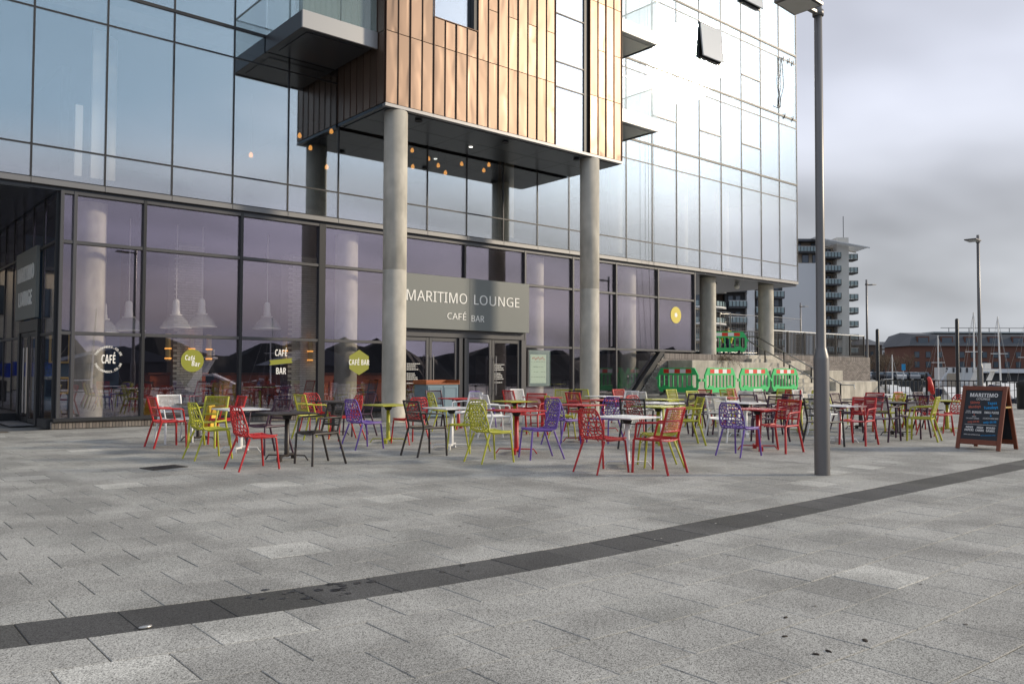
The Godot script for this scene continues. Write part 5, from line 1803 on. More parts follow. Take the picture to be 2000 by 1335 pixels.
func build_behind():
	var st := begin()
	var n := FastNoiseLite.new()
	n.seed = 8
	n.frequency = 0.05
	n.fractal_octaves = 4
	for i in 180:
		var x0 := -260.0 + 3.5 * i
		var h0 := 7.5 + 8.0 * n.get_noise_1d(x0)
		var h1 := 7.5 + 8.0 * n.get_noise_1d(x0 + 3.5)
		face(st, [Vector3(x0, -2, 150), Vector3(x0 + 3.5, -2, 150), Vector3(x0 + 3.5, h1, 165), Vector3(x0, h0, 165)], Vector3(0, 1, -1))
		face(st, [Vector3(x0, h0, 165), Vector3(x0 + 3.5, h1, 165), Vector3(x0 + 3.5, -2, 230), Vector3(x0, -2, 230)], Vector3(0, 1, 0))
	part("far_hill", done(st), mat("hill_green", 0.016, 0.018, 0.017, 0.95)).set_meta("kind", "structure")
	var wh := mat("white_paint")
	var sn := 0
	for q in [[8.0, 60.0, 10.0], [30.0, 70.0, 14.0], [52.0, 58.0, 11.0]]:
		var o := thing("boat_shed", ["dark gabled boat shed mirrored in the leftmost windows", "wide dark boat shed mirrored in the glass doors", "dark boat shed mirrored right of the doors"][sn], "shed", Vector3(q[0], -1.7, q[1]), 180.0)
		sn += 1
		span("wall", Vector3(-q[2] * 0.5, 0, -8), Vector3(q[2] * 0.5, 3.8, 0), mat("far_dark"), o)
		st = begin()
		add_prism(st, [Vector2(-q[2] * 0.5 - 0.4, 3.81), Vector2(q[2] * 0.5 + 0.4, 3.81), Vector2(0, 6.0)], 8.4, Transform3D(Basis(), Vector3(0, 0, -8.2)))
		part("roof", done(st), mat("far_slate"), o)
	yacht("yacht mirrored in the window with the ribbon sticker", Vector3(17, 0, 34), 20.0, 8.0, 0.03, wh)
	yacht("yacht mirrored in the windows right of the doors", Vector3(36, 0, 40), -30.0, 8.5, -0.02, wh)
	yacht("yacht mirrored in the leftmost window", Vector3(9.5, 0, 36), 100.0, 7.0, 0.05, wh)
	cruiser("white cruiser mirrored in the glass doors", Vector3(26, 0, 28), 30.0, 8.0, wh, wh, null, true)
	# cream building, planters and a blue hoarding across the passage, mirrored in the return wall
	var c := thing("cream_building", "cream rendered building mirrored in the dark return wall at the left edge", "building", Vector3(-5, 0, -58))
	span("wall", Vector3(-9, 0, -8), Vector3(9, 7.5, 0), mat("cream", 0.62, 0.55, 0.42, 0.8), c)
	span("roof_band", Vector3(-9.2, 7.51, -8), Vector3(9.2, 8.4, 0.3), mat("far_dark"), c)
	var ww := []
	for i in 7:
		for k in 2:
			ww.append([-7.5 + 2.5 * i, 1.4 + 3.2 * k, 1.1, 1.8])
	far_windows(c, ww, 0.0, mat("far_dark"))
	var hd := thing("blue_hoarding", "bright blue site hoarding mirrored in the side door glass", "hoarding", Vector3(-3, 0, -50))
	for i in 6:
		bx("hoarding_board", Vector3(1.98, 0.75, 0.05), Vector3(-5 + 2.0 * i, 1.3, 0), mat("hoarding_blue", 0.02, 0.07, 0.50, 0.5), hd)
		bx("hoarding_post", Vector3(0.08, 1.7, 0.08), Vector3(-6 + 2.0 * i, 0.85, -0.08), mat("far_dark"), hd)
	var pn := 0
	for x in [-2.2, 0.2, 2.4]:
		var pl := thing("planter", ["dark planter with a shrub, left in the passage mirror", "dark planter with a shrub, middle in the passage mirror", "dark planter with a shrub, nearest the side door mirror"][pn], "planter", Vector3(x, 0, -42.0 + pn))
		pn += 1
		bx("tub", Vector3(0.9, 0.85, 0.9), Vector3(0, 0.43, 0), mat("far_dark"), pl, 0.02)
		st = begin()
		for i in 420:
			var at := Vector3(rng.randf_range(-1, 1), rng.randf_range(-1, 1), rng.randf_range(-1, 1))
			if at.length() > 1:
				continue
			at = at * Vector3(0.5, 0.55, 0.5) + UP * 1.35
			var d := Vector3(rng.randf_range(-1, 1), rng.randf_range(-1, 1), rng.randf_range(-1, 1)).normalized() * 0.10
			face(st, [at, at + d, at + d.cross(UP) + UP * 0.04], UP)
		part("leaves", done(st), mat("shrub_green", 0.05, 0.07, 0.03, 0.8), pl)


# ---------------------------------------------------------------- tables and chairs

func table(label: String, colour: String, x: float, z: float, yaw: float, y := 0.0):
	var t := thing("cafe_table", label, "table", Vector3(x, y, z), yaw, "square pedestal tables on the terrace" if y == 0.0 else "tables inside the cafe")
	var m := mat("chair_" + colour)
	if not cache.has("table_post"):
		var st := begin()
		add_lathe(st, [Vector2(0.038, 0.05), Vector2(0.034, 0.655), Vector2(0.0, 0.655)], 16)
		cache["table_post"] = done(st)
		st = begin()
		add_cbox(st, Vector3(0, 0.668, 0), Vector3(0.20, 0.026, 0.20), 0.004)
		add_lathe(st, [Vector2(0.05, 0.60), Vector2(0.075, 0.655)], 12)
		cache["table_bracket"] = done(st)
		st = begin()
		add_tube(st, [Vector3(0.03, 0.072, 0), Vector3(0.28, 0.072, 0), Vector3(0.335, 0.0, 0)], 0.011, 6)
		cache["table_thin_foot"] = done(st)
		st = begin()
		add_prism(st, [Vector2(0.02, 0.06), Vector2(0.02, 0.088), Vector2(0.235, 0.088), Vector2(0.285, 0.07), Vector2(0.285, 0.0), Vector2(0.225, 0.0), Vector2(0.215, 0.06)], 0.06, Transform3D(Basis(), Vector3(0, 0, -0.03)))
		cache["table_block_foot"] = done(st)
	bx("tabletop", Vector3(0.70, 0.020, 0.70), Vector3(0, 0.690, 0), m, t, 0.004)
	part("pedestal", cache["table_post"], m, t)
	part("bracket", cache["table_bracket"], mat("rubber"), t)
	for i in 4:
		part("foot", cache["table_thin_foot" if i % 2 else "table_block_foot"], m, t, Vector3.ZERO, Vector3(0, 45 + 90 * i, 0))


func shell_point(u: float, s: float) -> Vector3:
	# s runs along the shell from the front edge of the seat to the top of the back, in metres
	var prof := [Vector2(0.215, 0.415), Vector2(0.10, 0.412), Vector2(-0.06, 0.405), Vector2(-0.145, 0.415), Vector2(-0.195, 0.455), Vector2(-0.225, 0.54), Vector2(-0.255, 0.65), Vector2(-0.285, 0.78)]
	var left := s
	var p: Vector2 = prof[0]
	for i in prof.size() - 1:
		var l: float = prof[i].distance_to(prof[i + 1])
		if left <= l or i == prof.size() - 2:
			p = prof[i].lerp(prof[i + 1], left / l)
			break
		left -= l
	var back := smoothstep(0.34, 0.50, s)
	var w := lerpf(0.205, 0.212, back) - 0.035 * smoothstep(0.5, 0.78, s)
	if s > 0.68:
		w *= sqrt(1.0 - 0.55 * pow((s - 0.68) / 0.10, 2.0))
	return Vector3(u * w, p.y + 0.012 * u * u * (1.0 - back), p.x + 0.045 * u * u * back)


const SHELL := 0.772


func shell_mesh() -> ArrayMesh:
	var r := RandomNumberGenerator.new()
	r.seed = 31
	var pts := PackedVector2Array()
	for j in 15:
		for i in 7:
			var u := -1.0 + 2.0 * (i + 0.5 + (0.25 if j % 2 else -0.25)) / 7.0 + r.randf_range(-0.11, 0.11)
			var s := SHELL * (j + 0.5) / 15.0 + r.randf_range(-0.018, 0.018)
			pts.append(Vector2(u * 0.21, s))
	for i in 12:
		pts.append(Vector2(-0.34 + 0.062 * i, -0.10))
		pts.append(Vector2(-0.34 + 0.062 * i, SHELL + 0.10))
	for j in 14:
		pts.append(Vector2(-0.29, -0.08 + 0.075 * j))
		pts.append(Vector2(0.29, -0.08 + 0.075 * j))
	var tri := Geometry2D.triangulate_delaunay(pts)
	var centre := []
	var edges := {}
	for i in range(0, tri.size(), 3):
		var a := pts[tri[i]]
		var b := pts[tri[i + 1]]
		var c := pts[tri[i + 2]]
		var d := 2.0 * (a.x * (b.y - c.y) + b.x * (c.y - a.y) + c.x * (a.y - b.y))
		var ux := (a.length_squared() * (b.y - c.y) + b.length_squared() * (c.y - a.y) + c.length_squared() * (a.y - b.y)) / d
		var uy := (a.length_squared() * (c.x - b.x) + b.length_squared() * (a.x - c.x) + c.length_squared() * (b.x - a.x)) / d
		centre.append(Vector2(ux, uy))
		for k in 3:
			var p := tri[i + k]
			var q := tri[i + (k + 1) % 3]
			var key := Vector2i(mini(p, q), maxi(p, q))
			if edges.has(key):
				edges[key].append(i / 3)
			else:
				edges[key] = [i / 3]
	var st := begin()
	for key in edges:
		var e: Array = edges[key]
		if e.size() < 2:
			continue
		var a: Vector2 = centre[e[0]]
		var b: Vector2 = centre[e[1]]
		var inside := func(v: Vector2): return absf(v.x) < 0.21 and v.y > 0.0 and v.y < SHELL
		if not inside.call(a) and not inside.call(b):
			continue
		a = Vector2(clampf(a.x, -0.21, 0.21), clampf(a.y, 0, SHELL))
		b = Vector2(clampf(b.x, -0.21, 0.21), clampf(b.y, 0, SHELL))
		if a.distance_to(b) < 0.004:
			continue
		add_tube(st, [shell_point(a.x / 0.21, a.y), shell_point(b.x / 0.21, b.y)], 0.0082, 4)
	return done(st)


func chair_meshes():
	cache["shell"] = shell_mesh()
	var st := begin()
	var rim := []
	for i in 25:
		rim.append(shell_point(-1, SHELL * i / 24.0))
	for i in range(1, 8):
		rim.append(shell_point(-1.0 + 2.0 * i / 8.0, SHELL))
	for i in 25:
		rim.append(shell_point(1, SHELL * (24 - i) / 24.0))
	for i in range(1, 8):
		rim.append(shell_point(1.0 - 2.0 * i / 8.0, 0))
	add_tube(st, rim, 0.0115, 6, true)
	cache["shell_rim"] = done(st)
	for s in 2:
		var x := -1.0 if s == 0 else 1.0
		st = begin()
		add_tube(st, [Vector3(0.225 * x, 0, 0.245), Vector3(0.205 * x, 0.395, 0.205), Vector3(0.20 * x, 0.408, 0.18), Vector3(0.19 * x, 0.405, -0.10)], 0.0135, 7)
		cache["shell_front_leg_%d" % s] = done(st)
		st = begin()
		add_tube(st, [Vector3(0.215 * x, 0, -0.285), Vector3(0.185 * x, 0.40, -0.135)], [0.012, 0.015], 7)
		cache["shell_rear_leg_%d" % s] = done(st)
		st = begin()
		add_tube(st, [Vector3(0.225 * x, 0, 0.215), Vector3(0.215 * x, 0.395, 0.20), Vector3(0.21 * x, 0.41, 0.185), Vector3(0.20 * x, 0.41, -0.17)], 0.017, 6)
		cache["slat_front_leg_%d" % s] = done(st)
		st = begin()
		add_tube(st, [Vector3(0.22 * x, 0, -0.285), Vector3(0.20 * x, 0.41, -0.165), Vector3(0.195 * x, 0.45, -0.172), Vector3(0.195 * x, 0.795, -0.265)], 0.017, 6)
		cache["slat_rear_leg_%d" % s] = done(st)
		st = begin()
		add_tube(st, [Vector3(0.20 * x, 0.615, -0.215), Vector3(0.235 * x, 0.618, -0.17), Vector3(0.24 * x, 0.605, 0.12), Vector3(0.238 * x, 0.595, 0.145), Vector3(0.215 * x, 0.41, 0.185)], 0.0135, 6)
		cache["slat_arm_%d" % s] = done(st)
	# seat of the slatted chair: a thin panel that sags
	st = begin()
	st.set_smooth_group(1)
	for j in 8:
		for i in 6:
			var q := []
			for k in [[0, 0], [1, 0], [1, 1], [0, 1]]:
				var u: float = (i + k[0]) / 6.0 * 2 - 1
				var w: float = (j + k[1]) / 8.0
				q.append(Vector3(u * 0.205, 0.413 - 0.018 * (1 - u * u) - 0.012 * sin(w * PI) + 0.004 * w, -0.175 + 0.385 * w))
			face(st, q, UP)
			var q2 := []
			for v in q:
				q2.append(v - UP * 0.010)
			face(st, q2, -UP)
	for s in [-1.0, 1.0]:
		var a := []
		var b := []
		for i in 7:
			var u := i / 6.0 * 2 - 1
			var z := 0.21 if s > 0 else -0.175
			a.append(Vector3(u * 0.205, 0.413 - 0.018 * (1 - u * u) + (0.004 if s > 0 else 0.0), z))
			b.append(a[i] - UP * 0.014)
		for i in 6:
			face(st, [a[i], a[i + 1], b[i + 1], b[i]], Vector3(0, 0, s))
	cache["slat_seat"] = done(st)
	st = begin()
	for i in 15:
		var f := i / 14.0
		var y := lerpf(0.505, 0.785, f)
		var z := -0.172 - 0.27 * (y - 0.45)
		var r := 0.0056
		if i == 0 or i == 14:
			r = 0.013
		add_tube(st, [Vector3(-0.195, y, z), Vector3(-0.10, y, z - 0.018), Vector3(0.10, y, z - 0.018), Vector3(0.195, y, z)], r, 5)
	cache["slat_back"] = done(st)


func chair(label: String, kind: String, colour: String, x: float, z: float, yaw: float, y := 0.0):
	if not cache.has("shell"):
		chair_meshes()
	var m := mat("chair_" + colour)
	var t := thing("perforated_chair" if kind == "F" else "slatted_chair", label, "chair", Vector3(x, y, z), yaw, "chairs on the terrace" if y == 0.0 else "chairs inside the cafe")
	t.scale = Vector3.ONE * (1.06 if kind == "F" else 1.085)
	if kind == "F":
		var sh := holder("seat_shell", t)
		part("shell_net", cache["shell"], m, sh)
		part("shell_rim", cache["shell_rim"], m, sh)
		for s in 2:
			part("leg", cache["shell_front_leg_%d" % s], m, t)
			part("leg", cache["shell_rear_leg_%d" % s], m, t)
		return
	part("seat", cache["slat_seat"], m, t)
	part("backrest", cache["slat_back"], m, t)
	for s in 2:
		part("leg", cache["slat_front_leg_%d" % s], m, t)
		part("leg", cache["slat_rear_leg_%d" % s], m, t)
		if kind == "A":
			part("armrest", cache["slat_arm_%d" % s], m, t)


func build_furniture():
	table("dark brown table at the left end of the terrace", "brown", 5.53, -15.47, -2)
	table("white table at the left end of the terrace", "white", 5.34, -13.03, 0)
	table("dark brown table at the front left", "brown", 5.39, -11.43, -4)
	table("dark brown table before the window with the hexagon sticker", "brown", 8.20, -15.25, 2)
	table("lime table in front of the first column", "lime", 8.13, -13.02, 2)
	table("white table right of the first column", "white", 8.34, -11.34, -2)
	table("bright red table at the front, below the shop sign", "red", 8.70, -10.06, -4)
	table("red table beside the blue cupboard", "red", 11.32, -15.12, -4)
	table("lime table in front of the glass doors", "lime", 11.25, -13.07, -4)
	table("white table nearest the front", "white", 8.71, -7.70, 2)
	table("red table behind the nearest white table", "red", 11.11, -10.98, 4)
	table("red table near the menu case", "red", 13.48, -14.63, 0)
	table("white table at the foot of the second column", "white", 15.41, -14.42, -4)
	table("red table behind the purple chair", "red", 13.38, -12.54, -2)
	table("pale lime table below the sloping brick wall", "lime", 14.80, -12.01, 4)
	table("white table below the first barrier", "white", 13.07, -10.67, 4)
	table("pale lime table behind the nearest white table", "lime", 11.76, -9.65, 0)
	table("red table below the second barrier", "red", 17.13, -11.97, 0)
	table("white table below the third barrier", "white", 15.14, -10.25, -2)
	table("white table behind the red table near the lamp post", "white", 14.56, -9.67, -4)
	table("red table near the tall lamp post", "red", 12.34, -7.96, 0)
	table("lime table left of the tall lamp post", "lime", 16.50, -9.56, -2)
	table("white table right of the tall lamp post", "white", 14.82, -7.79, -4)
	table("dark brown table near the signboard", "brown", 17.47, -7.92, 0)
	table("lime table beside the signboard", "lime", 19.61, -7.75, 0)
	table("lime table below the quay railing", "lime", 20.06, -8.88, -2)
	table("white table below the brick terrace corner", "white", 23.42, -11.05, -2)
	table("dark brown table behind the red armchair right of the lamp post", "brown", 18.65, -9.30, 0)
	chair("red armchair at the far left end of the terrace, facing right", "A", "red", 4.71, -14.63, 91)
	chair("white slatted armchair behind the leftmost dark table", "A", "white", 5.07, -15.41, 3)
	chair("lime slatted armchair between the leftmost dark table and the white table", "A", "lime", 5.25, -14.20, -49)
	chair("lime perforated chair left of the leftmost white table", "F", "lime", 4.57, -12.34, 92)
	chair("red slatted armchair behind the leftmost white table, facing left", "A", "red", 5.65, -14.45, -93)
	chair("red perforated chair left of the front dark table", "F", "red", 4.56, -10.69, 92)
	chair("aubergine slatted armchair behind the front dark table", "A", "plum", 5.58, -12.52, -79)
	chair("lime slatted armchair facing the second dark table from its left", "A", "lime", 7.45, -14.69, 92)
	chair("coral red perforated chair behind the second dark table", "F", "red", 8.02, -15.68, -2)
	chair("dark brown slatted armchair at the right of the front dark table", "A", "brown", 5.52, -10.69, -87)
	chair("red perforated chair right of the second dark table, back to the lime table", "F", "red", 7.84, -14.05, -96)
	chair("purple perforated chair left of the lime table by the first column", "F", "purple", 7.19, -12.32, 94)
	chair("aubergine chair in front of the window left of the first column", "S", "plum", 8.52, -14.78, -98)
	chair("red perforated chair right of the lime table by the first column", "F", "red", 8.35, -12.62, 182)
	chair("dark brown slatted armchair left of the white table", "A", "brown", 7.38, -10.71, 89)
	chair("lime perforated chair in front of the blue cupboard", "F", "lime", 10.72, -14.98, 77)
	chair("aubergine slatted armchair close against the blue cupboard doors", "A", "plum", 11.19, -15.67, -2)
	chair("white slatted armchair right of the red table by the cupboard", "A", "white", 10.70, -14.03, -87)
	chair("white slatted armchair left of the lime table in front of the doors", "A", "white", 10.27, -12.47, 73)
	chair("purple perforated chair almost hidden behind a white armchair", "F", "purple", 12.05, -15.20, 2)
	chair("lime perforated chair left of the front red table", "F", "lime", 7.59, -9.37, 86)
	chair("lime perforated chair back to back with another lime chair, right of the white table", "F", "lime", 8.24, -10.74, -76)
	chair("purple perforated chair right of the front red table", "F", "purple", 8.51, -9.28, -110)
	chair("purple perforated chair left of the second red table, behind a purple chair", "F", "purple", 10.41, -10.78, 94)
	chair("red slatted armchair right of the lime table before the doors", "A", "red", 11.32, -12.62, -65)
	chair("red slatted chair by the red table nearest the doors, left side", "S", "red", 12.96, -14.96, 87)
	chair("white slatted chair behind the red table nearest the doors", "S", "white", 13.86, -15.73, 2)
	chair("lime slatted chair right of the red table nearest the doors", "S", "lime", 14.34, -14.87, -57)
	chair("aubergine chair seen edge on beside the menu case", "S", "plum", 13.93, -14.23, -90)
	chair("lime perforated chair at the far side of the second red table", "F", "lime", 11.28, -11.74, 62)
	chair("red slatted armchair left of the third red table", "A", "red", 13.00, -12.83, 90)
	chair("red perforated chair at the front left of the nearest white table", "F", "red", 7.99, -7.51, 87)
	chair("lime slatted chair at the foot of the second column", "S", "lime", 15.49, -15.02, 92)
	chair("white slatted chair right of the white table by the second column", "S", "white", 14.74, -13.15, -93)
	chair("red slatted chair mostly hidden behind a white one by the diagonal window frame", "S", "red", 15.97, -14.14, 1)
	chair("purple perforated chair at the third red table", "F", "purple", 11.37, -10.60, -81)
	chair("black slatted armchair left of the pale lime table", "A", "black", 10.95, -9.47, 116)
	chair("dark red perforated chair behind the pale lime table", "F", "red", 12.62, -10.77, 1)
	chair("white slatted chair below the sloping brick wall", "S", "white", 14.78, -12.47, 89)
	chair("lime perforated chair at the far side of the nearest white table", "F", "lime", 9.10, -7.45, -128)
	chair("red slatted armchair at the right of the nearest white table", "A", "red", 8.54, -7.02, -173)
	chair("lime slatted armchair right of the pale lime table", "A", "lime", 12.15, -9.34, -127)
	chair("aubergine slatted armchair behind the lime armchair, centre of the terrace", "A", "plum", 13.96, -10.63, -88)
	chair("lime slatted armchair in front of the dark green barrier", "A", "lime", 16.24, -12.01, -3)
	chair("pale red slatted chair in front of the gap between the first two barriers", "S", "red", 17.46, -13.01, -91)
	chair("lime slatted chair under the first barrier, left of the red one", "S", "lime", 17.09, -13.30, 3)
	chair("aubergine slatted chair beside the white chair, left of the purple one", "S", "plum", 14.80, -10.69, 92)
	chair("white slatted chair between the lime armchair and the purple chair", "S", "white", 13.29, -9.31, 94)
	chair("purple perforated chair left of the front red table near the lamp post", "F", "purple", 11.25, -7.60, 90)
	chair("red chair under the second barrier", "S", "red", 19.50, -13.13, 3)
	chair("lime chair under the second barrier beside the red one", "S", "lime", 18.57, -12.71, 86)
	chair("white slatted chair at the far white table in the middle", "S", "white", 17.01, -11.42, -85)
	chair("aubergine slatted armchair left in the dark cluster behind the red table", "A", "plum", 15.02, -9.72, 87)
	chair("aubergine slatted armchair in the middle of the dark cluster behind the red table", "A", "plum", 13.96, -8.75, -94)
	chair("aubergine slatted armchair right in the dark cluster behind the red table", "A", "plum", 15.44, -9.32, -91)
	chair("aubergine chair at the back of the dark cluster behind the red table", "A", "plum", 17.24, -10.81, -4)
	chair("grey white chair in front of the third barrier", "S", "white", 19.49, -12.27, 4)
	chair("lime chair in front of the third barrier", "S", "lime", 19.97, -12.23, -92)
	chair("pale red chair below the last barrier", "S", "red", 19.24, -11.52, -88)
	chair("grey white chair at the foot of the steps", "S", "white", 19.38, -11.06, -1)
	chair("lime chair just left of the tall lamp post", "S", "lime", 19.07, -10.69, -91)
	chair("red slatted armchair right of the front red table near the lamp post", "A", "red", 12.29, -7.50, -91)
	chair("black slatted armchair half hidden by the lamp post", "A", "black", 13.84, -7.57, 81)
	chair("red slatted armchair right of the white table beside the lamp post", "A", "red", 14.67, -7.36, -88)
	chair("aubergine slatted armchair behind the white table beside the lamp post", "A", "plum", 17.33, -8.93, 3)
	chair("lime chair just right of the tall lamp post", "S", "lime", 19.95, -10.62, 3)
	chair("white chair tucked behind the tall lamp post", "S", "white", 16.38, -8.94, 91)
	chair("red slatted armchair below the brick terrace corner", "A", "red", 18.29, -8.93, -94)
	chair("aubergine slatted armchair left of the dark table near the signboard", "A", "plum", 15.90, -7.48, 91)
	chair("lime slatted chair under the quay railing, left of the white boat", "S", "lime", 18.23, -8.45, -123)
	chair("aubergine slatted armchair behind the dark table near the signboard", "A", "plum", 17.06, -7.41, -88)
	chair("lime slatted armchair right of the dark table near the signboard", "A", "lime", 16.53, -7.00, -166)
	chair("red slatted chair under the quay railing before the white boat", "S", "red", 19.62, -8.57, 0)
	chair("red perforated chair left of the lime table by the signboard", "F", "red", 18.17, -7.42, 71)
	chair("red perforated chair half hidden by the signboard", "F", "red", 19.08, -7.30, -87)
	chair("aubergine chair below the red lifebuoy", "S", "plum", 19.99, -8.27, -1)


# ---------------------------------------------------------------- lamp posts, signboard and the rest

func street_lamp(label: String, at: Vector3, toward: float):
	var o := thing("street_lamp", label, "street lamp", at, 0.0, "grey street lamps of the quay")
	var st := begin()
	add_lathe(st, [Vector2(0.098, -0.02), Vector2(0.098, 1.50), Vector2(0.094, 1.525), Vector2(0.068, 1.63), Vector2(0.062, 1.65), Vector2(0.057, 3.2), Vector2(0.050, 6.3), Vector2(0.0, 6.31)], 28)
	part("post", done(st), mat("lamp_grey"), o)
	var hd := holder("lamp_head", o, Vector3(0, 0, 0), toward)
	st = begin()
	add_cbox(st, Vector3(0.14, 6.06, 0), Vector3(0.22, 0.05, 0.06), 0.008)
	add_prism(st, [Vector2(0.24, -0.205), Vector2(0.72, -0.205), Vector2(0.74, -0.18), Vector2(0.74, 0.18), Vector2(0.72, 0.205), Vector2(0.24, 0.205)], 0.035, Transform3D(Basis(Vector3(1, 0.05, 0).normalized(), Vector3(0, 0, 1), Vector3(0.05, -1, 0).normalized()), Vector3(0, 6.055, 0)))
	part("head_shell", done(st), mat("lamp_grey"), hd)
	bx("head_glass", Vector3(0.42, 0.008, 0.34), Vector3(0.485, 6.037, 0), mat("head_glass", 0.42, 0.42, 0.40, 0.25), hd, 0.0, Vector3(0, 0, 2.9))
	st = begin()
	add_lathe(st, [Vector2(0.062, 6.02), Vector2(0.072, 6.025), Vector2(0.072, 6.095), Vector2(0.062, 6.10)], 18)
	part("clamp", done(st), mat("lamp_grey"), o)


func build_street_things():
	street_lamp("tall grey street lamp standing nearest on the paving, its head out to the left", Vector3(10.0, 0, -5.5), 180.0)
	street_lamp("street lamp behind the signboard, head pointing left, by the quay", Vector3(32.0, 0, -11.5), 180.0)
	street_lamp("street lamp beside the apartment tower, head pointing right", Vector3(43.11, 0, -21.07), 0.0)
	street_lamp("farthest street lamp in front of the white tower wall", Vector3(54.17, 0, -31.36), 0.0)
	signboard()
	cupboard()
	# drain cover
	var d := thing("drain_cover", "dark oblong drain cover sunk in the paving at the left", "drain cover", Vector3(3.68, 0.0, -11.56), 12.0)
	bx("cover_plate", Vector3(0.50, 0.012, 0.36), Vector3(0, 0.004, 0), mat("iron", 0.045, 0.04, 0.032, 0.6), d, 0.003)
	for i in 6:
		bx("cover_bar", Vector3(0.44, 0.006, 0.02), Vector3(0, 0.012, -0.13 + 0.052 * i), mat("frame"), d)
	# yellow caution stand by the leftmost tables
	var y := thing("caution_stand", "small yellow caution stand between the lime and red chairs at the left", "caution stand", Vector3(6.840, 0, -18.336), 30.0)
	for s in [-1.0, 1.0]:
		var st := begin()
		add_prism(st, [Vector2(-0.14, 0.0), Vector2(-0.10, 0.0), Vector2(-0.08, 0.05), Vector2(0.08, 0.05), Vector2(0.10, 0.0), Vector2(0.14, 0.0), Vector2(0.10, 0.55), Vector2(-0.10, 0.55)], 0.012)
		part("board", done(st), mat("caution_yellow", 0.75, 0.42, 0.02, 0.45), y, Vector3(0, 0, 0.12 * s - 0.006), Vector3(-12.0 * s, 0, 0))
	# litter bin at the right edge
	var b := thing("litter_bin", "dark round topped litter bin at the right edge behind the signboard", "bin", Vector3(33.78, 0, -10.62), -30.0)
	var st := begin()
	add_lathe(st, [Vector2(0.26, 0.0), Vector2(0.28, 0.05), Vector2(0.28, 0.78), Vector2(0.30, 0.80), Vector2(0.30, 0.86)], 24)
	part("bin_body", done(st), mat("black"), b)
	st = begin()
	add_lathe(st, [Vector2(0.30, 0.865), Vector2(0.29, 0.95), Vector2(0.20, 1.03), Vector2(0.0, 1.06)], 24)
	part("bin_lid", done(st), mat("rubber"), b)
	# wet spots and scraps on the near paving
	var spots := begin()
	for i in 26:
		var c := Vector2(2.60 + 0.30 * rng.randfn(), -4.50 + 0.085 * rng.randfn() - 0.16 * 0.0)
		c.y += -0.16 * (2.60 - c.x)
		var r := rng.randf_range(0.008, 0.030)
		var pl := []
		for k in 9:
			var f := TAU * k / 9
			pl.append(Vector3(c.x + cos(f) * r * rng.randf_range(0.7, 1.5), 0.0022, c.y + sin(f) * r * rng.randf_range(0.7, 1.1)))
		face(spots, pl, UP)
	var ws := part("wet_spots", done(spots), mat("wet_stone", 0.018, 0.018, 0.019, 0.35))
	tag(ws, "cluster of dark wet spots splashed on the dark paving band", "stain")
	ws.set_meta("kind", "stuff")
	# trodden gum and small pale scuffs
	for tone in 2:
		var gums := begin()
		for i in 70:
			var gx := rng.randf_range(0.8, 9.5)
			var gz := -rng.randf_range(1.6, 9.0)
			var gr := rng.randf_range(0.005, 0.014)
			var gp := []
			for k in 7:
				var gf := TAU * k / 7
				gp.append(Vector3(gx + cos(gf) * gr * rng.randf_range(0.7, 1.3), 0.0024, gz + sin(gf) * gr * rng.randf_range(0.7, 1.3)))
			face(gums, gp, UP)
		var gm := part("gum_spots", done(gums), mat("gum_pale", 0.50, 0.48, 0.44, 0.8) if tone == 0 else mat("gum_dark", 0.11, 0.10, 0.09, 0.8))
		tag(gm, ["scattered pale trodden gum spots across the near paving", "scattered dark trodden gum spots across the near paving"][tone], "gum")
		gm.set_meta("kind", "stuff")
	var n := 0
	for q in [Vector3(4.054, 0, -2.450), Vector3(4.013, 0, -1.989), Vector3(3.726, 0, -2.026), Vector3(3.640, 0, -2.043), Vector3(3.762, 0, -2.280)]:
		var s := begin()
		var r := 0.012 if n != 1 else 0.018
		add_lathe(s, [Vector2(0.0, 0.008), Vector2(r * 0.7, 0.006), Vector2(r, 0.001), Vector2(0.0, 0.0)], 8)
		var o := part("leaf_scrap", done(s), mat("scrap_brown", 0.03, 0.022, 0.015, 0.8), self, q, Vector3(0, 40 * n, 0))
		o.scale = Vector3(1.6, 1, 0.8)
		tag(o, ["dark scrap on a pale slab, upper of the five in the right foreground", "largest dark leaf scrap in the right foreground", "small dark scrap left of the largest one, right foreground", "tiny dark scrap nearest the bottom edge, right foreground", "brown leaf scrap left in the right foreground"][n], "leaf scrap", "scraps on the near paving")
		n += 1
	var bt := begin()
	add_lathe(bt, [Vector2(0.0, 0.0), Vector2(0.022, 0.002), Vector2(0.018, 0.012), Vector2(0.0, 0.014)], 10)
	var bo := part("crushed_foil", done(bt), mat("steel"), self, Vector3(1.346, 0, -4.476))
	bo.scale = Vector3(1.7, 1, 0.8)
	tag(bo, "crushed scrap of shiny foil at the lower edge of the dark band", "litter")


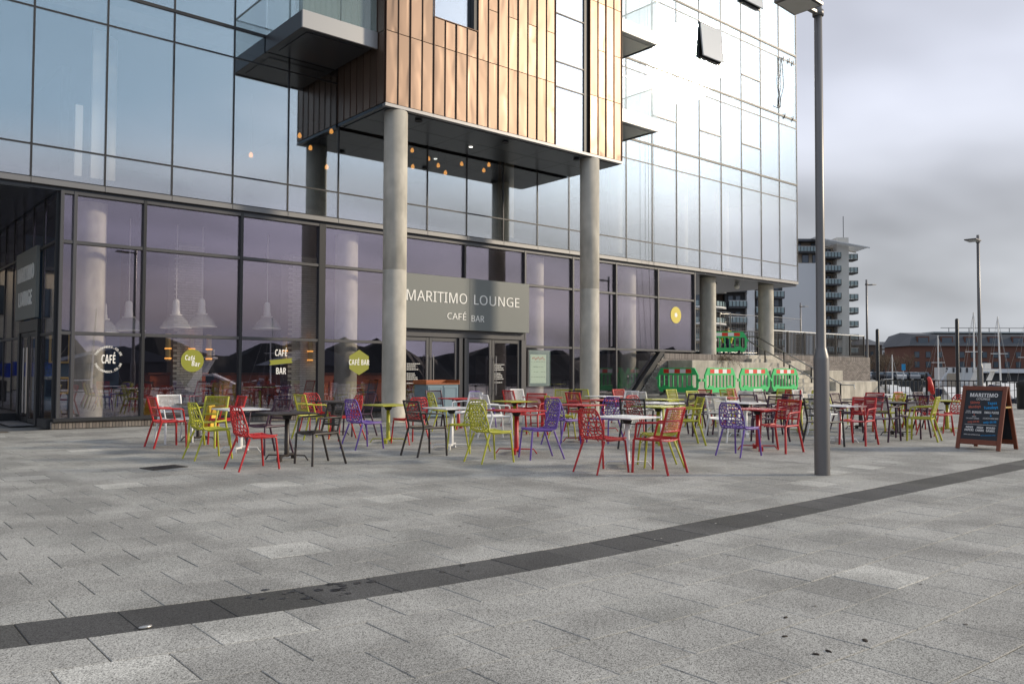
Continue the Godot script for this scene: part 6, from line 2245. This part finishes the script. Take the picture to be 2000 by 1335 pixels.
func cupboard():
	var c := thing("service_cupboard", "blue grey service cupboard with an orange brown wooden tray top, beside the first column", "cupboard", Vector3(13.0, 0, -18.85))
	bx("carcass", Vector3(1.10, 0.90, 0.60), Vector3(0.55, 0.49, -0.30), mat("cupboard_blue"), c, 0.006)
	bx("plinth", Vector3(1.04, 0.06, 0.54), Vector3(0.55, 0.03, -0.30), mat("frame"), c)
	for i in 2:
		var d := holder("door", c, Vector3(0.285 + 0.53 * i, 0.49, 0.012))
		bx("door_leaf", Vector3(0.505, 0.84, 0.022), Vector3.ZERO, mat("cupboard_blue"), d, 0.003)
		var st := begin()
		add_box(st, Vector3(0, 0.36, 0.016), Vector3(0.42, 0.02, 0.012))
		add_box(st, Vector3(0, -0.36, 0.016), Vector3(0.42, 0.02, 0.012))
		add_box(st, Vector3(-0.20, 0, 0.016), Vector3(0.02, 0.699, 0.012))
		add_box(st, Vector3(0.20, 0, 0.016), Vector3(0.02, 0.699, 0.012))
		part("moulding", done(st), mat("cupboard_blue"), d)
	bx("top_board", Vector3(1.16, 0.03, 0.66), Vector3(0.55, 0.956, -0.30), mat("wood_top"), c, 0.004)
	span("top_rim", Vector3(-0.03, 0.972, -0.63), Vector3(1.13, 1.06, -0.605), mat("wood_top"), c, 0.004)
	span("top_rim", Vector3(-0.03, 0.972, -0.604), Vector3(-0.005, 1.06, 0.03), mat("wood_top"), c, 0.004)
	span("top_rim", Vector3(1.105, 0.972, -0.604), Vector3(1.13, 1.06, 0.03), mat("wood_top"), c, 0.004)


func signboard():
	var s := thing("signboard", "wooden A frame chalkboard reading MARITIMO LOUNGE with red and blue handwriting", "signboard", Vector3(15.60, 0, -5.52), -95.0)
	var w := mat("red_wood")
	for side in 2:
		var p := holder("front_frame" if side == 0 else "rear_frame", s, Vector3(0, 1.095, 0.02 if side == 0 else -0.02), 0.0 if side == 0 else 180.0)
		p.rotation_degrees.x = -16.2
		for x in [-0.335, 0.335]:
			bx("stile", Vector3(0.065, 1.13, 0.034), Vector3(x, -0.565, 0), w, p, 0.004)
		bx("top_rail", Vector3(0.603, 0.075, 0.034), Vector3(0, -0.042, 0), w, p, 0.004)
		bx("bottom_rail", Vector3(0.603, 0.085, 0.034), Vector3(0, -1.0, 0), w, p, 0.004)
		bx("board", Vector3(0.602, 0.876, 0.012), Vector3(0, -0.519, -0.002), mat("chalkboard"), p)
		if side == 0:
			board_text(p)
	for x in [-0.362, 0.362]:
		var st := begin()
		add_box(st, Vector3(x, 0.74, 0), Vector3(0.012, 0.028, 0.20))
		part("brass_stay", done(st), mat("brass"), s)


func board_text(p: Node3D):
	var cw := mat("chalk_white")
	var cb := mat("chalk_blue")
	var cr := mat("chalk_red")
	var z := 0.005
	var rows := [
		["MARITIMO", 0.066, 0.46, cw, 0.0, -0.165, true], ["LOUNGE", 0.040, 0.22, cw, 0.0, -0.233, false],
		["Skinny", 0.044, 0.16, cr, -0.13, -0.298, true], ["Mondays", 0.046, 0.20, cr, -0.13, -0.375, true],
		["Tapas", 0.046, 0.15, cb, 0.155, -0.303, true], ["Tuesdays", 0.048, 0.23, cb, 0.14, -0.382, true],
		["LOUNGE", 0.018, 0.07, cw, -0.225, -0.455, false], ["OR FALAFEL", 0.018, 0.10, cw, -0.225, -0.484, false],
		["BURGER", 0.040, 0.155, cw, -0.085, -0.473, true], ["SMALL PLATES", 0.038, 0.235, cw, 0.16, -0.470, true],
		["&", 0.024, 0.0, cr, -0.12, -0.517, true], ["&", 0.030, 0.0, cb, 0.155, -0.527, true],
		["SIDES", 0.018, 0.07, cw, -0.12, -0.551, false], ["OR SOFT DRINK", 0.021, 0.22, cw, -0.14, -0.585, false],
		["A GLASS OF HOUSE WINE", 0.026, 0.25, cw, 0.155, -0.575, false],
		["only £9.95", 0.034, 0.19, cr, -0.12, -0.643, true], ["only £9.95", 0.036, 0.21, cb, 0.15, -0.640, true],
		["NEWS", 0.036, 0.12, cw, -0.175, -0.742, true], ["PAPERS", 0.036, 0.15, cw, -0.175, -0.792, true],
		["HIGH", 0.036, 0.10, cw, 0.0, -0.742, true], ["CHAIRS", 0.036, 0.14, cw, 0.0, -0.792, true],
		["BOARD", 0.036, 0.14, cw, 0.175, -0.742, true], ["GAMES", 0.036, 0.14, cw, 0.175, -0.792, true],
		["WWW.THELOUNGES.CO.UK", 0.019, 0.27, cw, -0.12, -0.872, false], ["TWITTER @MARITIMOLOUNGE", 0.016, 0.24, cb, 0.145, -0.872, false],
	]
	for r in rows:
		var tilt := 5.0 if r[3] != cw else 0.0
		lettering(r[0], r[1], r[2], r[3], p, Vector3(r[4], r[5], z), 0.002, r[6], Vector3(0, 0, tilt))
	bx("chalk_line", Vector3(0.52, 0.005, 0.002), Vector3(0.0, -0.692, z), cw, p)
